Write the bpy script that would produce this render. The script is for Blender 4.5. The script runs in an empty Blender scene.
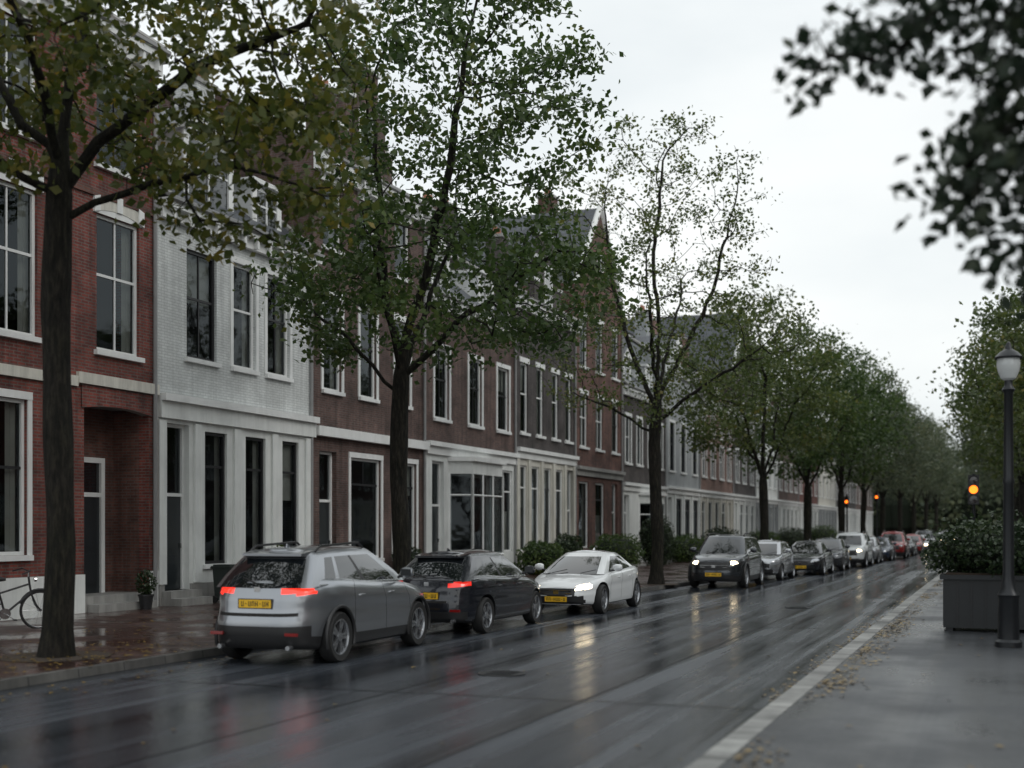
import bpy, math, random
import numpy as np
from mathutils import Vector, Matrix
random.seed(7)
scene=bpy.context.scene
R=math.radians
# ------------------------------------------------------------------ materials
MATS={}
def newmat(name):
    m=bpy.data.materials.new(name); m.use_nodes=True
    nt=m.node_tree; b=nt.nodes['Principled BSDF']
    return m,nt,b
def N(nt,t,**k):
    n=nt.nodes.new(t)
    for a,v in k.items(): setattr(n,a,v)
    return n
def L_(nt,a,b): nt.links.new(a,b)
def ramp(nt,fac,stops):
    r=N(nt,'ShaderNodeValToRGB'); L_(nt,fac,r.inputs[0])
    cr=r.color_ramp
    while len(cr.elements)<len(stops): cr.elements.new(.5)
    for e,(p,c) in zip(cr.elements,stops):
        e.position=p; e.color=(c[0],c[1],c[2],1) if not isinstance(c,(int,float)) else (c,c,c,1)
    return r.outputs[0]
def noise(nt,vec,scale,detail=4,rough=.55):
    n=N(nt,'ShaderNodeTexNoise'); n.inputs['Scale'].default_value=scale; n.inputs['Detail'].default_value=detail
    n.inputs['Roughness'].default_value=rough
    if vec is not None: L_(nt,vec,n.inputs['Vector'])
    return n.outputs['Fac']
def mapping(nt,vec,scale=(1,1,1),rot=(0,0,0)):
    n=N(nt,'ShaderNodeMapping'); n.inputs['Scale'].default_value=scale; n.inputs['Rotation'].default_value=rot
    L_(nt,vec,n.inputs['Vector']); return n.outputs[0]
def mixc(nt,fac,a,b,mode='MIX'):
    n=N(nt,'ShaderNodeMix',data_type='RGBA',blend_type=mode)
    if isinstance(fac,(int,float)): n.inputs[0].default_value=fac
    else: L_(nt,fac,n.inputs[0])
    for i,v in ((6,a),(7,b)):
        if isinstance(v,(tuple,list)): n.inputs[i].default_value=(v[0],v[1],v[2],1)
        else: L_(nt,v,n.inputs[i])
    return n.outputs[2]
def bump(nt,b,h,strength=.3,dist=.02):
    n=N(nt,'ShaderNodeBump'); n.inputs['Strength'].default_value=strength; n.inputs['Distance'].default_value=dist
    L_(nt,h,n.inputs['Height']); L_(nt,n.outputs[0],b.inputs['Normal'])
def plain(name,col,rough=.6,metal=0,coat=0,var=.25,scale=3,emis=None,es=0):
    if name in MATS: return MATS[name]
    m,nt,b=newmat(name)
    g=N(nt,'ShaderNodeTexCoord').outputs['Object']
    f=noise(nt,g,scale,5)
    c=mixc(nt,f,tuple(v*(1-var) for v in col),tuple(min(1,v*(1+var)) for v in col))
    L_(nt,c,b.inputs['Base Color'])
    b.inputs['Roughness'].default_value=rough; b.inputs['Metallic'].default_value=metal
    b.inputs['Coat Weight'].default_value=coat; b.inputs['Coat Roughness'].default_value=.03
    if emis:
        b.inputs['Emission Color'].default_value=(*emis,1); b.inputs['Emission Strength'].default_value=es
        try: m.cycles.emission_sampling='NONE'
        except Exception: pass
    MATS[name]=m; return m
def brick(name,c1,c2,mortar,bw=.22,bh=.068,ms=.009,rough=.85,dirt=.5,bstr=.5,wet=0,streak=.35):
    if name in MATS: return MATS[name]
    m,nt,b=newmat(name)
    uv=N(nt,'ShaderNodeTexCoord').outputs['UV']
    t=N(nt,'ShaderNodeTexBrick'); L_(nt,uv,t.inputs['Vector'])
    t.inputs['Scale'].default_value=1; t.inputs['Brick Width'].default_value=bw; t.inputs['Row Height'].default_value=bh
    t.inputs['Mortar Size'].default_value=ms; t.inputs['Mortar Smooth'].default_value=.2; t.inputs['Bias'].default_value=0
    t.inputs['Color1'].default_value=(*c1,1); t.inputs['Color2'].default_value=(*c2,1); t.inputs['Mortar'].default_value=(*mortar,1)
    f=noise(nt,uv,.9,6,.65)
    d=ramp(nt,f,[(.3,1-dirt),(.62,1.1)])
    c=mixc(nt,1,t.outputs['Color'],d,'MULTIPLY')
    f2=noise(nt,mapping(nt,uv,(3.2,.22,1)),1.6,5,.6)
    c=mixc(nt,1,c,ramp(nt,f2,[(.35,1-streak),(.6,1.05)]),'MULTIPLY')
    L_(nt,c,b.inputs['Base Color'])
    if wet:
        L_(nt,ramp(nt,noise(nt,uv,.7,5),[(.4,.12),(.62,.5)]),b.inputs['Roughness'])
    else: b.inputs['Roughness'].default_value=rough
    inv=N(nt,'ShaderNodeMath',operation='SUBTRACT'); inv.inputs[0].default_value=1; L_(nt,t.outputs['Fac'],inv.inputs[1])
    bump(nt,b,inv.outputs[0],bstr,.012)
    MATS[name]=m; return m
def painted(name,col,streak=.35):
    if name in MATS: return MATS[name]
    m,nt,b=newmat(name)
    uv=N(nt,'ShaderNodeTexCoord').outputs['UV']
    f=noise(nt,mapping(nt,uv,(2.5,.3,1)),1.8,6,.65); f2=noise(nt,uv,.8,5)
    c=mixc(nt,1,col,ramp(nt,f,[(.3,1-streak),(.6,1)]),'MULTIPLY')
    c=mixc(nt,1,c,ramp(nt,f2,[(.3,.82),(.6,1)]),'MULTIPLY')
    L_(nt,c,b.inputs['Base Color']); b.inputs['Roughness'].default_value=.6
    bump(nt,b,noise(nt,uv,30,3),.15,.01)
    MATS[name]=m; return m
def glassmat(name,tint=.6):
    m=bpy.data.materials.new(name); m.use_nodes=True; nt=m.node_tree; nt.nodes.clear()
    o=N(nt,'ShaderNodeOutputMaterial'); mx=N(nt,'ShaderNodeMixShader')
    tr=N(nt,'ShaderNodeBsdfTransparent'); tr.inputs[0].default_value=(tint*.95,tint,tint,1)
    gl=N(nt,'ShaderNodeBsdfGlossy'); gl.inputs['Roughness'].default_value=.03; gl.inputs['Color'].default_value=(.75,.82,.86,1)
    fr=N(nt,'ShaderNodeFresnel'); fr.inputs[0].default_value=1.45
    g=N(nt,'ShaderNodeTexCoord').outputs['Object']
    bp=N(nt,'ShaderNodeBump'); bp.inputs['Strength'].default_value=.14; bp.inputs['Distance'].default_value=.03
    L_(nt,noise(nt,g,1.3,2),bp.inputs['Height']); L_(nt,bp.outputs[0],gl.inputs['Normal'])
    ad=N(nt,'ShaderNodeMath',operation='MULTIPLY_ADD'); L_(nt,fr.outputs[0],ad.inputs[0]); ad.inputs[1].default_value=.75; ad.inputs[2].default_value=.02
    L_(nt,ad.outputs[0],mx.inputs[0]); L_(nt,tr.outputs[0],mx.inputs[1]); L_(nt,gl.outputs[0],mx.inputs[2]); L_(nt,mx.outputs[0],o.inputs[0])
    MATS[name]=m; return m
def leafmat(name,stops,trans=.3):
    m,nt,b=newmat(name)
    geo=N(nt,'ShaderNodeNewGeometry')
    g=N(nt,'ShaderNodeTexCoord').outputs['Object']
    f=noise(nt,g,.55,3)
    a=N(nt,'ShaderNodeMath',operation='MULTIPLY_ADD'); L_(nt,geo.outputs['Random Per Island'],a.inputs[0]); a.inputs[1].default_value=.55
    s=N(nt,'ShaderNodeMath',operation='MULTIPLY_ADD'); L_(nt,f,s.inputs[0]); s.inputs[1].default_value=1.3; s.inputs[2].default_value=-.42
    L_(nt,s.outputs[0],a.inputs[2])
    c=ramp(nt,a.outputs[0],stops)
    L_(nt,c,b.inputs['Base Color']); b.inputs['Roughness'].default_value=.42
    tl=N(nt,'ShaderNodeBsdfTranslucent'); L_(nt,c,tl.inputs[0])
    mx=N(nt,'ShaderNodeMixShader'); mx.inputs[0].default_value=trans
    L_(nt,b.outputs[0],mx.inputs[1]); L_(nt,tl.outputs[0],mx.inputs[2]); L_(nt,mx.outputs[0],nt.nodes['Material Output'].inputs[0])
    MATS[name]=m; return m

M=MATS
brick('brick_red',(.28,.066,.048),(.15,.038,.031),(.17,.13,.115),ms=.012,dirt=.6)
brick('brick_brown',(.155,.085,.07),(.098,.055,.046),(.145,.12,.11),ms=.011,dirt=.6)
brick('brick_redbrown',(.205,.085,.064),(.125,.054,.043),(.15,.115,.10),ms=.011,dirt=.6)
brick('brick_dark',(.085,.07,.067),(.058,.048,.047),(.105,.095,.092),ms=.011,dirt=.6)
brick('brick_pink',(.28,.16,.125),(.20,.11,.09),(.22,.18,.16))
brick('brick_white',(.66,.68,.67),(.59,.61,.605),(.49,.505,.50),bstr=.55,dirt=.2,streak=.15,ms=.010)
brick('roof_slate',(.075,.085,.102),(.05,.058,.073),(.025,.026,.03),bw=.28,bh=.24,ms=.012,rough=.35,dirt=.4)
brick('roof_tile',(.22,.095,.06),(.15,.065,.045),(.04,.03,.025),bw=.24,bh=.28,ms=.02,rough=.6,dirt=.5)
brick('pavement_brick',(.095,.047,.038),(.06,.033,.028),(.025,.02,.017),bw=.21,bh=.105,ms=.007,dirt=.55,bstr=.35,wet=1)
brick('stone_kerb',(.42,.42,.40),(.32,.32,.31),(.05,.05,.045),bw=.9,bh=3.0,ms=.012,dirt=.65,bstr=.3)
brick('dark_kerb',(.11,.108,.10),(.085,.083,.08),(.03,.03,.03),bw=.9,bh=3.0,ms=.012,dirt=.5,bstr=.3)
painted('paint_white',(.80,.82,.80),.16); painted('paint_cream',(.70,.68,.61)); painted('paint_grey',(.36,.38,.39))
painted('stone',(.34,.335,.32)); painted('trim_white',(.82,.83,.82),.1)
plain('door_dark',(.02,.025,.028),.3,coat=.3); plain('door_green',(.02,.05,.035),.3,coat=.3); plain('door_red',(.12,.02,.015),.35,coat=.3)
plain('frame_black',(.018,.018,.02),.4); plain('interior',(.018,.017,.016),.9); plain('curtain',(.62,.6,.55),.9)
plain('pipe',(.25,.25,.25),.5); plain('chimney_pot',(.3,.13,.08),.8)
plain('black_plastic',(.018,.018,.019),.4); plain('rubber',(.014,.014,.014),.7); plain('rim',(.45,.46,.48),.25,metal=.9)
plain('chrome',(.6,.6,.6),.15,metal=1); plain('plate_yellow',(.85,.48,.02),.4); plain('plate_ink',(.01,.01,.01),.5)
plain('tail_red',(.3,.008,.008),.15,coat=1,emis=(1,.03,.015),es=.8)
plain('tail_lit',(.4,.01,.01),.15,coat=1,emis=(1,.04,.02),es=1.6)
plain('tail_off',(.22,.01,.01),.15,coat=1)
plain('head_lit',(.7,.68,.6),.15,coat=1,emis=(1,.80,.5),es=9); plain('head_off',(.45,.47,.5),.12,metal=.5,coat=1)
plain('car_glass',(.008,.010,.012),.03,coat=1,var=0)
for n_,c_,mt,rg in (('paint_gunmetal',(.34,.355,.38),.85,.28),('paint_nearblack',(.018,.02,.027),.4,.2),('paint_pearl',(.76,.78,.79),.05,.25),('paint_dkgrey',(.06,.066,.075),.7,.22),('paint_silver',(.45,.46,.48),.8,.25),('paint_red',(.3,.015,.015),.2,.25),('paint_navy',(.02,.035,.07),.4,.25)):
    plain(n_,c_,rg,metal=mt,coat=1,var=.06,scale=1.5)
glassmat('window_glass')
plain('lamp_metal',(.02,.022,.025),.35,metal=.3); plain('lamp_glass',(.5,.52,.52),.2,coat=.5,emis=(.8,.85,.85),es=.05)
plain('amber_lens',(.9,.25,.02),.3,emis=(1,.17,.012),es=3.2); plain('dark_lens',(.03,.02,.02),.2,coat=1)
plain('planter_box',(.014,.016,.018),.45); plain('soil',(.045,.032,.022),.95,scale=20)
plain('tar',(.014,.015,.017),.22,var=.3,scale=8)
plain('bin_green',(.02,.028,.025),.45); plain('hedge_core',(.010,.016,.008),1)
m,nt,b=newmat('bark'); g=N(nt,'ShaderNodeTexCoord').outputs['Object']
f=noise(nt,mapping(nt,g,(10,10,2.0)),1.7,8,.72)
f3=noise(nt,g,.9,4)
c=mixc(nt,1,ramp(nt,f,[(.36,(.004,.0035,.003)),(.5,(.018,.0155,.012)),(.68,(.055,.047,.035))]),ramp(nt,f3,[(.35,(.65,.75,.5)),(.6,1.05)]),'MULTIPLY')
L_(nt,c,b.inputs['Base Color']); b.inputs['Roughness'].default_value=.8; b.inputs['Specular IOR Level'].default_value=.3
bump(nt,b,f,1,.14); M['bark']=m
leafmat('leaf_autumn',[(0,(.038,.055,.013)),(.4,(.08,.105,.021)),(.7,(.14,.14,.026)),(.97,(.36,.25,.03))],.46)
leafmat('leaf_green',[(0,(.028,.055,.015)),(.5,(.062,.108,.028)),(.85,(.11,.155,.04)),(1,(.2,.18,.04))],.44)
leafmat('leaf_olive',[(0,(.045,.07,.02)),(.5,(.088,.125,.034)),(.8,(.14,.165,.044)),(1,(.23,.19,.045))],.44)
leafmat('leaf_hazed',[(0,(.07,.095,.06)),(.5,(.11,.14,.08)),(.8,(.155,.175,.09)),(1,(.2,.19,.095))],.44)  # distance haze painted into the leaf colour: paler, greyer green for far trees
leafmat('leaf_dark',[(0,(.014,.026,.016)),(.5,(.028,.046,.027)),(1,(.055,.07,.038))],.3)
leafmat('leaf_hedge',[(0,(.012,.025,.012)),(.5,(.03,.052,.02)),(1,(.065,.092,.032))],.2)
leafmat('leaf_fallen',[(0,(.05,.028,.012)),(.5,(.16,.10,.025)),(1,(.38,.25,.04))],.05)
def asphalt(name,base,r0,r1,streak,bs,spec=.5):
    m,nt,b=newmat(name); g=N(nt,'ShaderNodeTexCoord').outputs['Object']
    fs=noise(nt,mapping(nt,g,(1.0,.022,1)),1.5,5,.62)
    fp=noise(nt,g,.35,6,.6); fg=noise(nt,g,90,3,.7)
    c=mixc(nt,fp,tuple(v*.7 for v in base),tuple(v*1.35 for v in base))
    c=mixc(nt,.5,c,ramp(nt,fg,[(.3,tuple(v*.4 for v in base)),(.7,tuple(v*1.8 for v in base))]))
    c=mixc(nt,1,c,ramp(nt,fs,[(.38,.5),(.6,1.4)]),'MULTIPLY')
    L_(nt,c,b.inputs['Base Color'])
    mx=mixc(nt,streak,fp,fs)
    L_(nt,ramp(nt,mx,[(.38,r0),(.48,r0+(r1-r0)*.35),(.62,r1)]),b.inputs['Roughness'])
    b.inputs['IOR'].default_value=1.5; b.inputs['Specular IOR Level'].default_value=spec
    h=N(nt,'ShaderNodeMath',operation='MULTIPLY_ADD'); L_(nt,fg,h.inputs[0]); h.inputs[1].default_value=.25
    L_(nt,noise(nt,g,9,4),h.inputs[2])
    bump(nt,b,h.outputs[0],bs,.01)
    M[name]=m
asphalt('asphalt_wet',(.040,.046,.056),.07,.36,.8,.32,1.0)
asphalt('pavement_asphalt',(.030,.033,.037),.2,.6,.35,.5,.45)
m,nt,b=newmat('ground_soil'); g=N(nt,'ShaderNodeTexCoord').outputs['Object']
L_(nt,ramp(nt,noise(nt,g,.4,8),[(.35,(.03,.035,.018)),(.65,(.05,.06,.028))]),b.inputs['Base Color']); b.inputs['Roughness'].default_value=.9; M['ground_soil']=m

# ------------------------------------------------------------------ mesh builder
class MB:
    def __init__(s): s.v=[];s.f=[];s.m=[];s.mats=[]
    def mi(s,name):
        if name not in s.mats: s.mats.append(name)
        return s.mats.index(name)
    def face(s,pts,mat):
        k=len(s.v); s.v+= [tuple(p) for p in pts]; s.f.append(tuple(range(k,k+len(pts)))); s.m.append(s.mi(mat))
    def box(s,x0,x1,y0,y1,z0,z1,mat,bev=0):
        if x0>x1:x0,x1=x1,x0
        if y0>y1:y0,y1=y1,y0
        k=len(s.v)
        s.v+=[(x0,y0,z0),(x1,y0,z0),(x1,y1,z0),(x0,y1,z0),(x0,y0,z1),(x1,y0,z1),(x1,y1,z1),(x0,y1,z1)]
        for f in ((0,3,2,1),(4,5,6,7),(0,1,5,4),(1,2,6,5),(2,3,7,6),(3,0,4,7)):
            s.f.append(tuple(k+i for i in f)); s.m.append(s.mi(mat))
    def tube(s,pts,rad,mat,sides=8,cap=True):
        pts=[Vector([float(q) for q in p]) for p in pts]
        if isinstance(rad,(int,float)): rad=[rad]*len(pts)
        rad=[float(q) for q in rad]
        rings=[]; up=None
        for i,p in enumerate(pts):
            d=(pts[min(i+1,len(pts)-1)]-pts[max(i-1,0)]).normalized()
            if up is None:
                up=Vector((0,0,1)) if abs(d.z)<.9 else Vector((1,0,0))
            a=(up-d*up.dot(d)).normalized(); up=a; bb=d.cross(a)
            k=len(s.v)
            for j in range(sides):
                t=2*math.pi*j/sides
                s.v.append(tuple(p+rad[i]*(a*math.cos(t)+bb*math.sin(t))))
            rings.append(k)
        mi=s.mi(mat)
        for r0,r1 in zip(rings,rings[1:]):
            for j in range(sides):
                s.f.append((r0+j,r0+(j+1)%sides,r1+(j+1)%sides,r1+j)); s.m.append(mi)
        if cap:
            s.f.append(tuple(rings[0]+j for j in range(sides))[::-1]); s.m.append(mi)
            s.f.append(tuple(rings[-1]+j for j in range(sides))); s.m.append(mi)
    def lathe(s,prof,mat,c=(0,0,0),axis='z',sides=24,mats=None):
        k0=len(s.v)
        for (r,h) in prof:
            for j in range(sides):
                t=2*math.pi*j/sides
                if axis=='z': s.v.append((c[0]+r*math.cos(t),c[1]+r*math.sin(t),c[2]+h))
                else: s.v.append((c[0]+r*math.cos(t),c[1]+h,c[2]+r*math.sin(t)))
        for i in range(len(prof)-1):
            mi=s.mi(mats[i] if mats else mat)
            for j in range(sides):
                s.f.append((k0+i*sides+j,k0+i*sides+(j+1)%sides,k0+(i+1)*sides+(j+1)%sides,k0+(i+1)*sides+j)); s.m.append(mi)
    def mesh(s,name,org=(0,0,0),smooth=False,uv=True,sharp=35):
        me=bpy.data.meshes.new(name)
        v=np.array(s.v,dtype=float).reshape(-1,3)
        me.from_pydata((v-np.array(org)).tolist(),[],s.f)
        for mn in s.mats: me.materials.append(M[mn])
        me.polygons.foreach_set('material_index',s.m)
        if uv:
            ul=me.uv_layers.new(name='UVMap')
            data=np.zeros((len(me.loops),2))
            for p in me.polygons:
                n=p.normal
                ax=max(range(3),key=lambda i:abs(n[i])+(0.02 if i==0 else 0)-(0.35 if i==2 else 0))
                for li in p.loop_indices:
                    c=v[me.loops[li].vertex_index]
                    data[li]=(c[1],c[2]) if ax==0 else ((c[0],c[2]) if ax==1 else (c[1],c[0]))
                    if ax==0 and abs(n[2])>.3: data[li]=(c[1],c[2]/max(.2,math.sqrt(1-n[2]**2)))
            ul.data.foreach_set('uv',data.ravel())
        if smooth:
            me.polygons.foreach_set('use_smooth',[True]*len(me.polygons)); me.set_sharp_from_angle(angle=R(sharp))
        me.update(); return me
def obj(name,me,parent=None,loc=(0,0,0),rot=None):
    o=bpy.data.objects.new(name,me); scene.collection.objects.link(o)
    o.location=loc
    if rot: o.rotation_euler=rot
    if parent: o.parent=parent
    return o
def empty(name,loc,rotz=0,scale=1):
    e=bpy.data.objects.new(name,None); scene.collection.objects.link(e); e.location=loc; e.rotation_euler=(0,0,rotz)
    e.scale=(scale,)*3; e.empty_display_size=.3; return e

# ------------------------------------------------------------------ ground, road, pavements
KP=[(-30,-11.2),(20,-11.1),(30,-10.5),(40,-9.9),(64,-8.3),(84,-7.6),(120,-7.2),(420,-7.0)]
def kerbx(y): return float(np.interp(y,[p[0] for p in KP],[p[1] for p in KP]))
YS=[-30,-10,0,10]+list(range(16,130,4))+[140,170,220,300,420]
mb=MB(); mb.face([(-1500,-400,-.02),(1500,-400,-.02),(1500,2500,-.02),(-1500,2500,-.02)],'ground_soil'); obj('ground',mb.mesh('ground'))
mb=MB()
for a,b2 in zip(YS,YS[1:]): mb.face([(kerbx(a),a,0),(-2.25,a,0),(-2.25,b2,0),(kerbx(b2),b2,0)],'asphalt_wet')
obj('road',mb.mesh('road'))
mb=MB()
for a,b2 in zip(YS,YS[1:]):
    ka,kb=kerbx(a),kerbx(b2)
    mb.face([(-30,a,.12),(ka-.15,a,.12),(kb-.15,b2,.12),(-30,b2,.12)],'pavement_brick')
obj('brick_pavement',mb.mesh('pav'))
mb=MB()
for a,b2 in zip(YS,YS[1:]):
    ka,kb=kerbx(a),kerbx(b2)
    mb.face([(ka-.15,a,.124),(ka-.02,a,.124),(kb-.02,b2,.124),(kb-.15,b2,.124)],'dark_kerb')
    mb.face([(ka-.02,a,.124),(ka,a,-.01),(kb,b2,-.01),(kb-.02,b2,.124)],'dark_kerb')
obj('kerb',mb.mesh('kerb'))
mb=MB()
for a,b2 in zip(YS,YS[1:]):
    mb.face([(-2.25,a,-.01),(-2.23,a,.124),(-2.23,b2,.124),(-2.25,b2,-.01)],'stone_kerb')
    mb.face([(-2.23,a,.124),(-2.0,a,.124),(-2.0,b2,.124),(-2.23,b2,.124)],'stone_kerb')
obj('kerb',mb.mesh('kerb'))
mb=MB()
for a,b2 in zip(YS,YS[1:]):
    mb.face([(-2.0,a,.12),(9,a,.12),(9,b2,.12),(-2.0,b2,.12)],'pavement_asphalt')
obj('asphalt_pavement',mb.mesh('pav2'))
mb=MB(); rs=random.Random(3)
for x0 in (-6.75,-4.4):
    xx=x0; y=-20
    while y<150:
        x2=xx+rs.uniform(-.02,.02); mb.face([(xx-.022,y,.004),(xx+.022,y,.004),(x2+.022,y+2,.004),(x2-.022,y+2,.004)],'tar'); xx=x2*.9+x0*.1; y+=2
for y0 in (13.2,24.5,38): mb.face([(-10.6,y0,.008),(-2.3,y0+.25,.008),(-2.3,y0+.29,.008),(-10.6,y0+.04,.008)],'tar')
obj('tar_seam',mb.mesh('seams'))
for (x,y,r) in ((-6.2,15.5,.32),(-4.6,31,.32)):
    mb=MB(); mb.lathe([(0,.010),(r*.9,.010),(r*.9,.014),(r,.014),(r,0)],'black_plastic',(0,0,0),sides=28)
    for k in range(-3,4): mb.box(-r*.6,r*.6,k*.07-.012,k*.07+.012,.011,.015,'lamp_metal')
    obj('manhole_cover',mb.mesh('cover',uv=False),None,(x,y,0))

# ------------------------------------------------------------------ houses
XF=-18.4
class House:
    def __init__(s,name,y0,y1,h,gz,wall,ground,depth=10,xf=XF,sgn=1):
        s.y0,s.y1,s.h,s.gz,s.wall,s.gm,s.depth,s.xf,s.sgn=y0,y1,h,gz,wall,ground,depth,xf,sgn
        s.name=name; s.parts={}; s.open=[]; s.rng=random.Random(int(y0*10)+int(xf)); s.topz=h
    def P(s,n): return s.parts.setdefault(n,MB())
    def X(s,a): return s.xf+a*s.sgn
    def box(s,part,a0,a1,y0,y1,z0,z1,mat): s.P(part).box(s.X(a0),s.X(a1),y0,y1,z0,z1,mat)
    def quad(s,part,pts,mat): s.P(part).face([(s.X(a),y,z) for a,y,z in pts],mat)
    def window(s,y0,y1,z0,z1,style='sash',sill=True,fr='trim_white',lint=None,curtain=True,surround=False):
        s.open.append((y0,y1,z0,z1)); d=-.14
        w=.075
        F='window_frames'
        s.box(F,d,d+.07,y0,y0+w,z0,z1,fr); s.box(F,d,d+.07,y1-w,y1,z0,z1,fr)
        s.box(F,d,d+.07,y0+w,y1-w,z0,z0+w,fr); s.box(F,d,d+.07,y0+w,y1-w,z1-w,z1,fr)
        W=y1-y0; H=z1-z0
        zm=z0+H*(.56 if style!='tall' else .74)
        ff='frame_black' if s.rng.random()<.45 or fr=='frame_black' else fr
        s.box(F,d+.003,d+.05,y0+w,y1-w,zm-.03,zm+.03,ff)
        if W>1.15 or style=='cross':
            s.box(F,d+.006,d+.045,(y0+y1)/2-.02,(y0+y1)/2+.02,zm+.03 if style=='tall' else z0+w,z1-w,ff)
        g=d+.02
        s.quad('window_glass',[(g,y0+w,z0+w),(g,y1-w,z0+w),(g,y1-w,z1-w),(g,y0+w,z1-w)],'window_glass')
        if sill: s.box('sills',-.1,.1,y0-.09,y1+.09,z0-.11,z0-.002,'trim_white')
        if lint=='flat': s.box('sills',-.02,.03,y0-.12,y1+.12,z1+.002,z1+.22,'trim_white')
        if surround:
            s.box('sills',-.03,.035,y0-.12,y0-.002,z0,z1,'trim_white'); s.box('sills',-.03,.035,y1+.002,y1+.12,z0,z1,'trim_white')
            s.box('sills',-.03,.045,y0-.12,y1+.12,z1+.002,z1+.16,'trim_white')
        if lint=='arch':
            n=9
            for i in range(n):
                t0,t1=i/n,(i+1)/n
                ya,yb=y0-.12+(W+.24)*t0,y0-.12+(W+.24)*t1
                za,zb=z1+.14*4*t0*(1-t0),z1+.14*4*t1*(1-t1)
                key=i in (0,4,8); mat='trim_white' if key else 'paint_cream'; a_=.06 if key else .03; hh=.34 if key else .26
                s.quad('sills',[(a_,ya,za+.002),(a_,yb,zb+.002),(a_,yb,zb+hh),(a_,ya,za+hh)],mat)
                s.quad('sills',[(a_,ya,za+hh),(a_,yb,zb+hh),(-.01,yb,zb+hh),(-.01,ya,za+hh)],mat)
                for yy_,zz_ in ((ya,za),(yb,zb)): s.quad('sills',[(a_,yy_,zz_),(a_,yy_,zz_+hh),(-.01,yy_,zz_+hh),(-.01,yy_,zz_)],mat)
                s.quad('sills',[(.02,ya,za+.002),(.02,yb,zb+.002),(.02,yb,z1),(.02,ya,z1)],'trim_white')
                s.quad('sills',[(a_,ya,za+.002),(a_,yb,zb+.002),(-.1,yb,zb),(-.1,ya,za)],mat)
        if curtain:
            k=s.rng.random(); c=-.24
            def drape(ya,yb,za,zb):
                n=max(3,int((yb-ya)/.07))
                for i in range(n):
                    p,q=ya+(yb-ya)*i/n,ya+(yb-ya)*(i+1)/n
                    o0,o1=(.0,.05) if i%2 else (.05,.0)
                    s.quad('curtains',[(c-o0,p,za),(c-o1,q,za),(c-o1,q,zb),(c-o0,p,zb)],'curtain')
            if k<.5:
                f=s.rng.uniform(.14,.26)
                drape(y0,y0+W*f,z0,z1); drape(y1-W*f,y1,z0,z1)
            elif k<.72:
                zz=z0+H*s.rng.uniform(.5,.75); s.quad('curtains',[(c,y0,zz),(c,y1,zz),(c,y1,z1),(c,y0,z1)],'curtain')
            elif k<.82: drape(y0,y1,z0,z0+H*.5)
    def bay(s,y0,y1,z1,out=.75,sill=.95):
        s.open.append((y0+.25,y1-.25,sill+.1,z1-.5))
        pl=[(.0,y0),(out,y0+.4),(out,y1-.4),(.0,y1)]
        for k in range(3):
            (a0,ya),(a1,yb)=pl[k],pl[k+1]
            s.quad('bay_window',[(a0,ya,.12),(a1,yb,.12),(a1,yb,sill),(a0,ya,sill)],'paint_white')
            s.quad('bay_window',[(a0,ya,z1-.45),(a1,yb,z1-.45),(a1,yb,z1),(a0,ya,z1)],'paint_white')
            s.quad('window_glass',[(a0-.03,ya,sill),(a1-.03,yb,sill),(a1-.03,yb,z1-.45),(a0-.03,ya,z1-.45)],'window_glass')
            n=1 if k!=1 else 3
            for q in range(n+1):
                t=q/n; a=a0+(a1-a0)*t; y=ya+(yb-ya)*t
                s.P('bay_window').tube([(s.X(a),y,sill),(s.X(a),y,z1-.45)],.065 if q in(0,n) else .045,'trim_white',4)
            zz=sill+(z1-.45-sill)*.74
            s.P('bay_window').tube([(s.X(a0),ya,zz),(s.X(a1),yb,zz)],.035,'trim_white',4)
            s.P('bay_window').tube([(s.X(a0+.02),ya,sill),(s.X(a1+.02),yb,sill)],.06,'trim_white',4)
        top=[(0,y0-.12),(out+.14,y0+.32),(out+.14,y1-.32),(0,y1+.12)]
        for zz in (z1,z1+.16): s.quad('bay_window',[(a,y,zz) for a,y in top],'trim_white')
        for k in range(3): s.quad('bay_window',[(top[k][0],top[k][1],z1),(top[k+1][0],top[k+1][1],z1),(top[k+1][0],top[k+1][1],z1+.16),(top[k][0],top[k][1],z1+.16)],'trim_white')
    def door(s,y0,y1,z0,z1,mat='door_dark',steps=2):
        s.open.append((y0,y1,z0,z1)); d=-.25; w=.08
        s.box('door',d,d+.1,y0,y0+w,z0,z1,'trim_white'); s.box('door',d,d+.1,y1-w,y1,z0,z1,'trim_white')
        zt=z0+2.25 if z1-z0>2.7 else z1-w
        s.box('door',d,d+.1,y0+w,y1-w,z1-w,z1,'trim_white')
        if z1-z0>2.7:
            s.box('door',d,d+.09,y0+w,y1-w,zt,zt+.08,'trim_white')
            s.quad('window_glass',[(d+.04,y0+w,zt+.08),(d+.04,y1-w,zt+.08),(d+.04,y1-w,z1-w),(d+.04,y0+w,z1-w)],'window_glass')
        s.box('door',d+.01,d+.055,y0+w,y1-w,z0+.01,zt,mat)
        yy0,yy1=y0+w+.12,y1-w-.12
        for za,zb in ((z0+.2,z0+.85),(z0+1.0,zt-.18)):
            s.box('door',d+.05,d+.075,yy0,yy1,za,zb,mat)
            s.box('door',d+.07,d+.085,yy0+.07,yy1-.07,za+.07,zb-.07,mat)
        s.box('door',d+.05,d+.13,y1-w-.09,y1-w-.06,z0+1.0,z0+1.12,'chrome')
        for i in range(steps):
            s.box('door_steps',-.2,.3*(steps-i),y0-.12,y1+.12,.12+ .17*i+(.001 if i else 0),.12+.17*(i+1),'stone')
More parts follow.
